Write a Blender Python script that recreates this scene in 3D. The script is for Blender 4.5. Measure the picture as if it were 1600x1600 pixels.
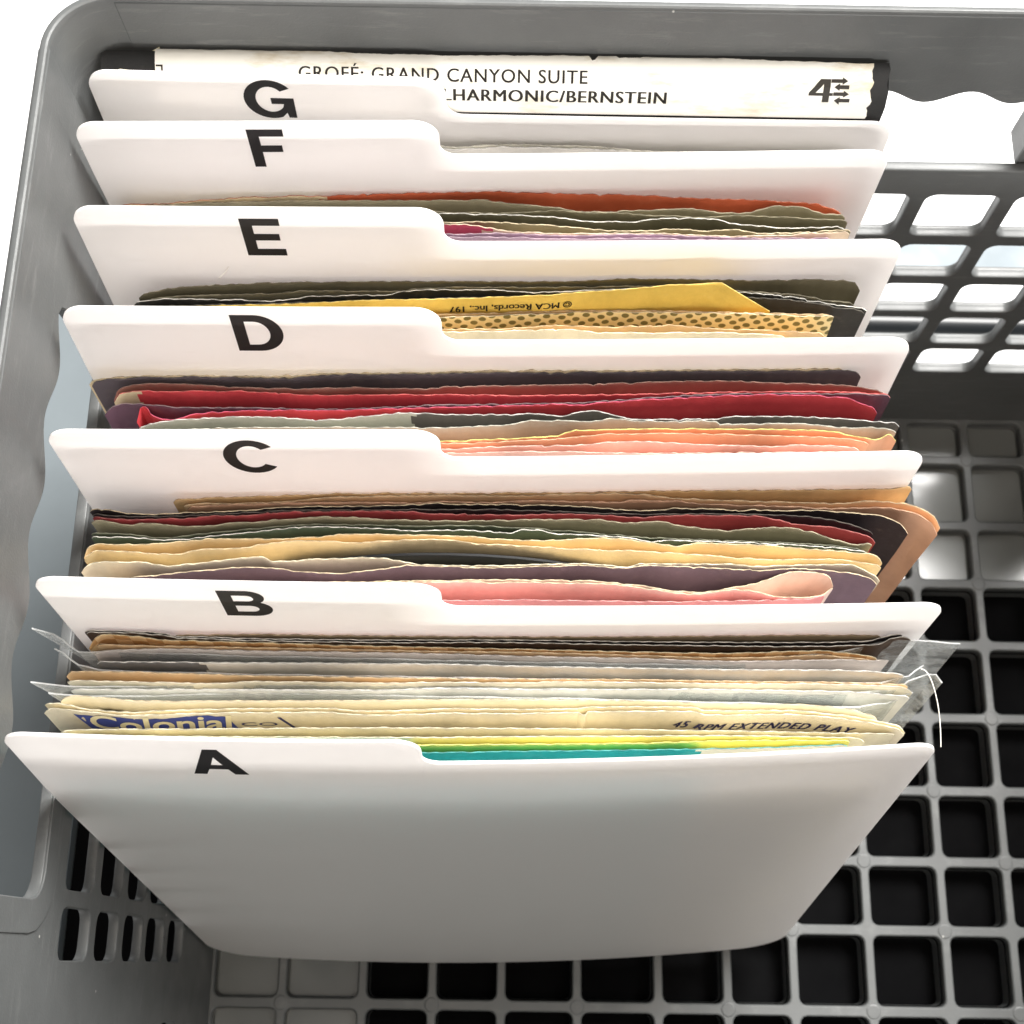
import bpy, math, random, json
from mathutils import Vector, Matrix
random.seed(7)
for o in list(bpy.data.objects): bpy.data.objects.remove(o)
S = 0.001                                   # everything below is in millimetres
COL = bpy.context.scene.collection
scene = bpy.context.scene

# ------------------------------------------------------------------ camera
FPX = 2125.953
RM = [[0.9998689, -0.0161373, -0.001293], [0.0148977, 0.9484352, -0.3166208], [0.0063357, 0.31656, 0.9485513]]
CP = [-9.165, 0.0, 466.071]
cd = bpy.data.cameras.new('camera'); cam = bpy.data.objects.new('camera', cd); COL.objects.link(cam)
cd.sensor_width = 36; cd.lens = FPX / 1600 * 36
cd.clip_start = 0.01; cd.clip_end = 20
m = Matrix(RM).to_4x4(); m.translation = Vector(CP) * S
cam.matrix_world = m
cd.dof.use_dof = True; cd.dof.focus_distance = 0.300; cd.dof.aperture_fstop = 34
scene.camera = cam
scene.render.resolution_x = 1024; scene.render.resolution_y = 1024

# ------------------------------------------------------------------ light
W = bpy.data.worlds.new('World'); scene.world = W; W.use_nodes = True
bg = W.node_tree.nodes['Background']
bg.inputs[0].default_value = (0.96, 0.95, 1.0, 1); bg.inputs[1].default_value = 0.16
def area(name, loc, target, size, power, col):
    l = bpy.data.lights.new(name, 'AREA'); l.shape = 'RECTANGLE'; l.size = size[0]; l.size_y = size[1]
    l.energy = power; l.color = col
    o = bpy.data.objects.new(name, l); COL.objects.link(o); o.location = Vector(loc)
    o.rotation_euler = (Vector(target) - Vector(loc)).to_track_quat('-Z', 'Y').to_euler()
    return o
area('window_light', (0.50, 0.66, 1.2), (0, 0.1, 0.1), (0.7, 0.5), 60, (1.0, 0.98, 0.95))
area('ceiling_light', (0.10, -0.30, 1.25), (0, 0.08, 0.15), (0.5, 0.5), 5, (1.0, 0.89, 0.76))
area('front_window_light', (0.15, -3.0, 0.92), (0, 0.1, 0.2), (1.3, 0.16), 62, (1.0, 0.97, 0.93))
scene.view_settings.view_transform = 'Standard'; scene.view_settings.look = 'None'
scene.view_settings.exposure = 0.0; scene.view_settings.gamma = 1
scene.render.engine = 'CYCLES'
scene.cycles.max_bounces = 10; scene.cycles.diffuse_bounces = 6; scene.cycles.transmission_bounces = 8
scene.cycles.transparent_max_bounces = 16

# ------------------------------------------------------------------ materials
def lin(c):
    return tuple(((v/255)/12.92 if v/255 <= .04045 else (((v/255)+.055)/1.055)**2.4) for v in c)
def N(nt, t, **k):
    n = nt.nodes.new(t)
    for a, b in k.items(): setattr(n, a, b)
    return n
def base_mat(name):
    m = bpy.data.materials.new(name); m.use_nodes = True
    nt = m.node_tree; return m, nt, nt.nodes['Principled BSDF']
def coords(nt, scale):
    g = N(nt, 'ShaderNodeNewGeometry'); mp = N(nt, 'ShaderNodeMapping'); mp.inputs['Scale'].default_value = scale
    nt.links.new(g.outputs['Position'], mp.inputs['Vector']); return mp.outputs[0]
def noise(nt, vec, scale, detail=4, rough=.55):
    n = N(nt, 'ShaderNodeTexNoise'); n.inputs['Scale'].default_value = scale; n.inputs['Detail'].default_value = detail
    n.inputs['Roughness'].default_value = rough; nt.links.new(vec, n.inputs['Vector']); return n.outputs['Fac']
def ramp(nt, fac, a, b, ca=(0,0,0,1), cb=(1,1,1,1)):
    r = N(nt, 'ShaderNodeValToRGB'); r.color_ramp.elements[0].position = a; r.color_ramp.elements[1].position = b
    r.color_ramp.elements[0].color = ca; r.color_ramp.elements[1].color = cb
    nt.links.new(fac, r.inputs['Fac']); return r.outputs['Color']
def mix(nt, fac, a, b, mode='MIX'):
    x = N(nt, 'ShaderNodeMix', data_type='RGBA', blend_type=mode)
    for s, v in ((x.inputs['Factor'], fac), (x.inputs[6], a), (x.inputs[7], b)):
        if hasattr(v, 'links'): nt.links.new(v, s)
        elif isinstance(v, (int, float)): s.default_value = v
        else: s.default_value = (*v[:3], 1)
    return x.outputs[2]
def bump(nt, b, h, strength, dist):
    n = N(nt, 'ShaderNodeBump'); n.inputs['Strength'].default_value = strength; n.inputs['Distance'].default_value = dist
    nt.links.new(h, n.inputs['Height']); nt.links.new(n.outputs[0], b.inputs['Normal'])

COLS = dict(cream_grey=(214,212,200), grey_paper=(205,203,198), orange_red=(206,102,66), cream=(232,214,178), olive_cream=(168,160,134),
 olive=(128,122,96), olive_dark=(98,94,74), cream_pink=(230,208,180), pink=(206,86,112), lilac=(178,152,170), olive_brown=(120,114,92),
 black_card=(54,53,50), yellow=(232,198,92), tan=(222,188,140), cream_yellow=(240,230,200), purple_grey=(98,90,96), brown_maroon=(150,104,94),
 red=(214,70,78), purple=(96,70,86), charcoal=(92,88,84), grey_green=(188,188,176), orange=(228,174,138), salmon=(236,194,180),
 tan_orange=(224,194,154), tan_salmon=(206,160,130), black_plum=(46,36,40), dull_red=(170,66,72), olive_cream2=(222,214,186), green_dark=(92,98,78),
 green_grey=(82,98,82), gold_paper=(238,216,172), purple_soft=(118,100,112), pink_blush=(242,216,204), blush_inner=(226,204,188), pink_red=(226,152,152),
 kraft_brown=(186,164,134), brown_dark=(84,66,54), print_grey=(212,203,198), print_white=(230,230,226), mid_grey=(120,120,122),
 cream_card=(240,230,206), pale_yellow=(238,230,196), lime=(242,238,124), teal=(20,168,168), cream_white=(240,236,214), vinyl=(26,27,30),
 white_edge=(236,232,222), yellow_green=(228,222,130), blue_print=(64,78,160), navy=(58,58,110), paper_white=(232,228,214), olive_dot=(128,122,70),
 box_black=(36,36,36))
MATS = {}
def paper(key, rough=.75):
    """printed or plain paper: mottled colour, worn fibres, faint creases"""
    if key in MATS: return MATS[key]
    m, nt, b = base_mat('paper_' + key); c = lin(COLS[key])
    v = coords(nt, (1000, 1000, 1000))
    n1 = noise(nt, v, .055, 5); n2 = noise(nt, v, .9, 3); n3 = noise(nt, v, .22, 5, .65)
    d = tuple(x*.74 for x in c); l = tuple(min(1, x*1.12+.01) for x in c)
    col = mix(nt, ramp(nt, n1, .3, .72), d, l)
    g = tuple((x*.6 + y*.4) for x, y in zip(c, (.45, .36, .24)))
    col = mix(nt, ramp(nt, n3, .58, .78, (0,0,0,1), (.35,.35,.35,1)), col, g)
    col = mix(nt, ramp(nt, n2, .2, .9, (.0,0,0,1), (.22,.22,.22,1)), col, l)
    nt.links.new(col, b.inputs['Base Color']); b.inputs['Roughness'].default_value = rough
    b.inputs['Specular IOR Level'].default_value = .3
    bump(nt, b, n3, .35, .0006)
    MATS[key] = m; return m
def edge_mat(key):
    k = 'edge_' + key
    if k in MATS: return MATS[k]
    m, nt, b = base_mat('frayed_' + key); c = lin(COLS[key])
    l = tuple(x*.85 + .12*y for x, y in zip(c, (.9, .8, .62))) if key not in ('white_edge','cream','cream_yellow','pink','yellow_green','grey_paper') else c
    l = tuple(x*.72 for x in l)
    v = coords(nt, (1000, 1000, 1000)); n = noise(nt, v, .5, 4)
    nt.links.new(mix(nt, ramp(nt, n, .38, .62), tuple(x*.4 for x in l), l), b.inputs['Base Color'])
    b.inputs['Roughness'].default_value = .9
    MATS[k] = m; return m
def dots_mat():
    m, nt, b = base_mat('paper_with_olive_dots')
    v = coords(nt, (1000, 0, 1000)); mp = N(nt, 'ShaderNodeMapping'); nt.links.new(v, mp.inputs[0])
    mp.inputs['Rotation'].default_value = (0, math.radians(32), 0); mp.inputs['Scale'].default_value = (1/2.6, 1, 1/2.6)
    vo = N(nt, 'ShaderNodeTexVoronoi', voronoi_dimensions='2D'); sx = N(nt, 'ShaderNodeSeparateXYZ'); cx = N(nt, 'ShaderNodeCombineXYZ')
    nt.links.new(mp.outputs[0], sx.inputs[0]); nt.links.new(sx.outputs[0], cx.inputs[0]); nt.links.new(sx.outputs[2], cx.inputs[1])
    vo.inputs['Scale'].default_value = 1; vo.inputs['Randomness'].default_value = .12; nt.links.new(cx.outputs[0], vo.inputs['Vector'])
    f = ramp(nt, vo.outputs['Distance'], .31, .37, (1,1,1,1), (0,0,0,1))
    n = noise(nt, coords(nt, (1000,1000,1000)), .3)
    nt.links.new(mix(nt, f, mix(nt, n, lin((222,200,138)), lin((246,232,180))), mix(nt, n, lin((96,92,50)), lin((136,126,72)))), b.inputs['Base Color'])
    b.inputs['Roughness'].default_value = .7; return m
def checks_mat():
    m, nt, b = base_mat('paper_with_gold_checks')
    v = coords(nt, (1000, 0, 1000)); c = N(nt, 'ShaderNodeTexChecker'); c.inputs['Scale'].default_value = .27
    mp = N(nt, 'ShaderNodeMapping'); mp.inputs['Location'].default_value = (.3, .5, .9); nt.links.new(v, mp.inputs[0]); nt.links.new(mp.outputs[0], c.inputs['Vector'])
    n = noise(nt, coords(nt, (1000,1000,1000)), .12)
    nt.links.new(mix(nt, c.outputs['Fac'], mix(nt, n, lin((190,146,98)), lin((214,178,124))), mix(nt, n, lin((226,196,150)), lin((242,216,170)))), b.inputs['Base Color'])
    b.inputs['Roughness'].default_value = .7; return m
def blotch_mat():
    m, nt, b = base_mat('cream_paper_with_dark_print')
    v = coords(nt, (1000, 1000, 1000)); n = noise(nt, v, .11, 2, .4)
    g = N(nt, 'ShaderNodeSeparateXYZ'); nt.links.new(v, g.inputs[0])
    mr = N(nt, 'ShaderNodeMapRange'); mr.inputs['From Min'].default_value = 163.6; mr.inputs['From Max'].default_value = 165.4
    mr.inputs['To Min'].default_value = 1; mr.inputs['To Max'].default_value = 0; nt.links.new(g.outputs[2], mr.inputs['Value'])
    mu = N(nt, 'ShaderNodeMath', operation='MULTIPLY'); nt.links.new(ramp(nt, n, .50, .56), mu.inputs[0]); nt.links.new(mr.outputs[0], mu.inputs[1])
    nt.links.new(mix(nt, mu.outputs[0], lin((246,240,224)), lin((58,54,38))), b.inputs['Base Color'])
    b.inputs['Roughness'].default_value = .7; return m
def plain(name, rgb, rough=.5, spec=.4, mott=0, bscale=0, bstr=0, metallic=0):
    m, nt, b = base_mat(name); c = lin(rgb)
    b.inputs['Base Color'].default_value = (*c, 1); b.inputs['Roughness'].default_value = rough; b.inputs['Specular IOR Level'].default_value = spec
    v = coords(nt, (1000, 1000, 1000))
    if mott:
        n = noise(nt, v, .03, 5, .6)
        nt.links.new(mix(nt, ramp(nt, n, .3, .7), tuple(x*(1-mott) for x in c), tuple(min(1, x*(1+mott)) for x in c)), b.inputs['Base Color'])
        rr = ramp(nt, noise(nt, v, .05, 4), .3, .7, (rough*.8,)*3+(1,), (min(1, rough*1.25),)*3+(1,)); nt.links.new(rr, b.inputs['Roughness'])
    if bstr: bump(nt, b, noise(nt, v, bscale, 3), bstr, .0004)
    return m
M_CRATE = plain('grey_crate_plastic', (90,92,92), .42, .45, .14, 1.6, .12)
def add_dust(m):
    nt = m.node_tree; b = nt.nodes['Principled BSDF']; old = b.inputs['Base Color'].links[0].from_socket
    v = coords(nt, (1000, 1000, 1000)); vo = N(nt, 'ShaderNodeTexVoronoi'); vo.inputs['Scale'].default_value = .085; nt.links.new(v, vo.inputs['Vector'])
    f = ramp(nt, vo.outputs['Distance'], .018, .034, (.8,.8,.8,1), (0,0,0,1))
    s2 = noise(nt, coords(nt, (120, 120, 900)), .5, 5, .7); g = ramp(nt, s2, .56, .82, (0,0,0,1), (.28,.28,.28,1))
    c1 = mix(nt, g, old, (.34,.34,.33)); nt.links.new(mix(nt, f, c1, (.62,.61,.58)), b.inputs['Base Color'])
add_dust(M_CRATE)
M_INK = plain('black_ink', (26,24,25), .55, .3)
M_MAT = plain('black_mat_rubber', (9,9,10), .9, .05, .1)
M_BOX = plain('black_box_board', (34,34,34), .65, .35, .3, .8, .4)
M_GREYSTRIP = plain('grey_blue_strip', (120,130,136), .5, .4, .08)
M_CABLE = plain('black_cable_rubber', (24,27,30), .35, .5)
def divider_mat():
    m = bpy.data.materials.new('white_translucent_plastic'); m.use_nodes = True; nt = m.node_tree; nt.nodes.clear()
    out = N(nt, 'ShaderNodeOutputMaterial'); d = N(nt, 'ShaderNodeBsdfPrincipled'); t = N(nt, 'ShaderNodeBsdfTranslucent'); mx = N(nt, 'ShaderNodeMixShader')
    d.inputs['Base Color'].default_value = (.92, .91, .90, 1); d.inputs['Roughness'].default_value = .45; d.inputs['Specular IOR Level'].default_value = .35
    t.inputs['Color'].default_value = (.96, .935, .93, 1); mx.inputs[0].default_value = .37
    v = coords(nt, (1000, 1000, 1000)); sc = noise(nt, coords(nt, (260, 1000, 1600)), .35, 6, .7)
    nt.links.new(ramp(nt, sc, .35, .75, (.34,.34,.34,1), (.62,.62,.62,1)), d.inputs['Roughness'])
    nt.links.new(mix(nt, ramp(nt, sc, .60, .80, (0,0,0,1), (.25,.25,.25,1)), (.92,.91,.90), (.72,.70,.68)), d.inputs['Base Color'])
    bp = N(nt, 'ShaderNodeBump'); bp.inputs['Strength'].default_value = .1; bp.inputs['Distance'].default_value = .0002
    nt.links.new(noise(nt, v, 2.2, 2), bp.inputs['Height']); nt.links.new(bp.outputs[0], d.inputs['Normal'])
    nt.links.new(d.outputs[0], mx.inputs[1]); nt.links.new(t.outputs[0], mx.inputs[2]); nt.links.new(mx.outputs[0], out.inputs[0]); return m
M_DIV = divider_mat()
def clear_mat():
    m = bpy.data.materials.new('clear_poly_plastic'); m.use_nodes = True; nt = m.node_tree; nt.nodes.clear()
    out = N(nt, 'ShaderNodeOutputMaterial'); d = N(nt, 'ShaderNodeBsdfPrincipled'); t = N(nt, 'ShaderNodeBsdfTransparent'); mx = N(nt, 'ShaderNodeMixShader')
    d.inputs['Base Color'].default_value = (.84, .85, .85, 1); d.inputs['Roughness'].default_value = .24; d.inputs['Specular IOR Level'].default_value = .9
    v = coords(nt, (600, 1000, 1000)); n = noise(nt, v, .22, 6, .65)
    bp = N(nt, 'ShaderNodeBump'); bp.inputs['Strength'].default_value = 1; bp.inputs['Distance'].default_value = .0022
    nt.links.new(n, bp.inputs['Height']); nt.links.new(bp.outputs[0], d.inputs['Normal'])
    r = ramp(nt, n, .35, .75, (.14,.14,.14,1), (.62,.62,.62,1)); nt.links.new(r, mx.inputs[0])
    t.inputs['Color'].default_value = (.95, .97, .97, 1)
    nt.links.new(t.outputs[0], mx.inputs[1]); nt.links.new(d.outputs[0], mx.inputs[2]); nt.links.new(mx.outputs[0], out.inputs[0]); return m
M_CLEAR = clear_mat()
M_CEDGE = M_CLEAR.copy(); M_CEDGE.name = 'clear_plastic_edge'
for l_ in list(M_CEDGE.node_tree.links):
    if l_.to_node.type == 'MIX_SHADER' and l_.to_socket == l_.to_node.inputs[0]: M_CEDGE.node_tree.links.remove(l_)
for n_ in M_CEDGE.node_tree.nodes:
    if n_.type == 'MIX_SHADER': n_.inputs[0].default_value = .38
def table_mat():
    m, nt, b = base_mat('white_table_surface'); v = coords(nt, (1000, 1000, 1000))
    n = noise(nt, v, .006, 5, .6); f = ramp(nt, n, .56, .72, (0,0,0,1), (.5,.5,.5,1))
    nt.links.new(mix(nt, f, (.84,.85,.86), (.48,.50,.52)), b.inputs['Base Color']); b.inputs['Roughness'].default_value = .5; return m

# ------------------------------------------------------------------ mesh helpers
def link(name, me, parent=None, mats=()):
    o = bpy.data.objects.new(name, me); COL.objects.link(o)
    for m in mats: me.materials.append(m)
    if parent: o.parent = parent
    return o
def mesh(name, V, F, parent=None, mats=(), mi=None, smooth=False):
    me = bpy.data.meshes.new(name); me.from_pydata([(x*S, y*S, z*S) for x, y, z in V], [], F)
    o = link(name, me, parent, mats)
    if mi: me.polygons.foreach_set('material_index', mi)
    if smooth:
        me.polygons.foreach_set('use_smooth', [True]*len(F))
        me.set_sharp_from_angle(angle=math.radians(35))
    me.update(); return o
def thing(name, label, cat, group=None, loc=(0,0,0)):
    o = bpy.data.objects.new(name, None); COL.objects.link(o); o.empty_display_size = .01
    o['label'] = label; o['category'] = cat
    if group: o['group'] = group
    return o
def tag(o, label=None, cat=None, group=None, kind=None):
    for k, v in (('label', label), ('category', cat), ('group', group), ('kind', kind)):
        if v: o[k] = v
    return o
def slab(front, back):
    """closed slab from two grids [i][j] of points (front faces -y)"""
    ni, nj = len(front), len(front[0]); V = [p for r in front for p in r] + [p for r in back for p in r]; off = ni*nj
    F = []; MI = []
    for i in range(ni-1):
        for j in range(nj-1):
            a, b, c, d = i*nj+j, (i+1)*nj+j, (i+1)*nj+j+1, i*nj+j+1
            F.append((a, b, c, d)); MI.append(0); F.append((off+d, off+c, off+b, off+a)); MI.append(0)
    for i in range(ni-1):
        a, b = i*nj+nj-1, (i+1)*nj+nj-1; F.append((a, b, off+b, off+a)); MI.append(1)
        a, b = i*nj, (i+1)*nj; F.append((b, a, off+a, off+b)); MI.append(1)
    for j in range(nj-1):
        a, b = j, j+1; F.append((a, b, off+b, off+a)); MI.append(1)
        a, b = (ni-1)*nj+j, (ni-1)*nj+j+1; F.append((b, a, off+a, off+b)); MI.append(1)
    return V, F, MI
def outline_mesh(name, loops, depth, fn, parent, mats, bevel=0.0, cuts=0):
    """filled 2-D outline with holes, extruded by depth; fn maps (u, v, w) in mm to world mm"""
    cu = bpy.data.curves.new('outline', 'CURVE'); cu.dimensions = '2D'; cu.fill_mode = 'BOTH'
    cu.extrude = depth/2; cu.bevel_depth = bevel; cu.bevel_resolution = 1; cu.offset = -bevel
    for L in loops:
        sp = cu.splines.new('POLY'); sp.points.add(len(L)-1); sp.use_cyclic_u = True
        for p, (x, y) in zip(sp.points, L): p.co = (x, y, 0, 1)
    o = bpy.data.objects.new('outline', cu); COL.objects.link(o)
    dg = bpy.context.evaluated_depsgraph_get(); me = bpy.data.meshes.new_from_object(o.evaluated_get(dg))
    bpy.data.objects.remove(o); bpy.data.curves.remove(cu)
    me.name = name
    if cuts:
        import bmesh
        bb = bmesh.new(); bb.from_mesh(me); ylo = min(v.co.y for v in bb.verts); yhi = max(v.co.y for v in bb.verts); yy_ = ylo+cuts
        while yy_ < yhi:
            bmesh.ops.bisect_plane(bb, geom=bb.verts[:]+bb.edges[:]+bb.faces[:], plane_co=(0, yy_, 0), plane_no=(0, 1, 0)); yy_ += cuts
        bb.to_mesh(me); bb.free()
    for v in me.vertices:
        x, y, z = fn(v.co.x, v.co.y, v.co.z); v.co = (x*S, y*S, z*S)
    me.materials.clear()
    ob = link(name, me, parent, mats)
    return ob
def text_mesh(name, s, size, fn, parent, mat, bold=0, xs=1.0, shear=0, rot=False, align='LEFT', width=None, spacing=1.0, fat=0):
    cu = bpy.data.curves.new('text', 'FONT'); cu.body = s; cu.size = size; cu.offset = bold; cu.shear = shear; cu.align_x = align; cu.space_character = spacing
    cu.fill_mode = 'FRONT'; cu.resolution_u = 4
    o = bpy.data.objects.new('text', cu); COL.objects.link(o)
    dg = bpy.context.evaluated_depsgraph_get(); me = bpy.data.meshes.new_from_object(o.evaluated_get(dg))
    bpy.data.objects.remove(o); bpy.data.curves.remove(cu)
    import bmesh
    bb = bmesh.new(); bb.from_mesh(me); ylo = min(v.co.y for v in bb.verts); yhi = max(v.co.y for v in bb.verts)
    yy_ = ylo+.35
    while yy_ < yhi:
        bmesh.ops.bisect_plane(bb, geom=bb.verts[:]+bb.edges[:]+bb.faces[:], plane_co=(0, yy_, 0), plane_no=(0, 1, 0)); yy_ += .35
    bb.to_mesh(me); bb.free()
    if fat:
        bb = bmesh.new(); bb.from_mesh(me); src = bb.faces[:]
        for dx in (-fat, fat):
            r_ = bmesh.ops.duplicate(bb, geom=src)
            bmesh.ops.translate(bb, verts=[g_ for g_ in r_['geom'] if isinstance(g_, bmesh.types.BMVert)], vec=(dx, 0, 0))
        bb.to_mesh(me); bb.free()
    x0 = min(v.co.x for v in me.vertices); x1 = max(v.co.x for v in me.vertices)
    k = width/(x1-x0) if width else xs
    for v in me.vertices:
        u, w = (v.co.x-x0)*k, v.co.y
        if rot: u, w = -u, -w
        x, y, z = fn(u, w); v.co = (x*S, y*S, z*S)
    me.materials.clear(); me.name = name
    ob = link(name, me, parent, (mat,)); return ob
def rrect(x0, x1, y0, y1, r, n=4):
    P = []
    for cx, cy, a in ((x1-r, y0+r, -90), (x1-r, y1-r, 0), (x0+r, y1-r, 90), (x0+r, y0+r, 180)):
        for i in range(n+1):
            t = math.radians(a+90*i/n); P.append((cx+r*math.cos(t), cy+r*math.sin(t)))
    return P

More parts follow.
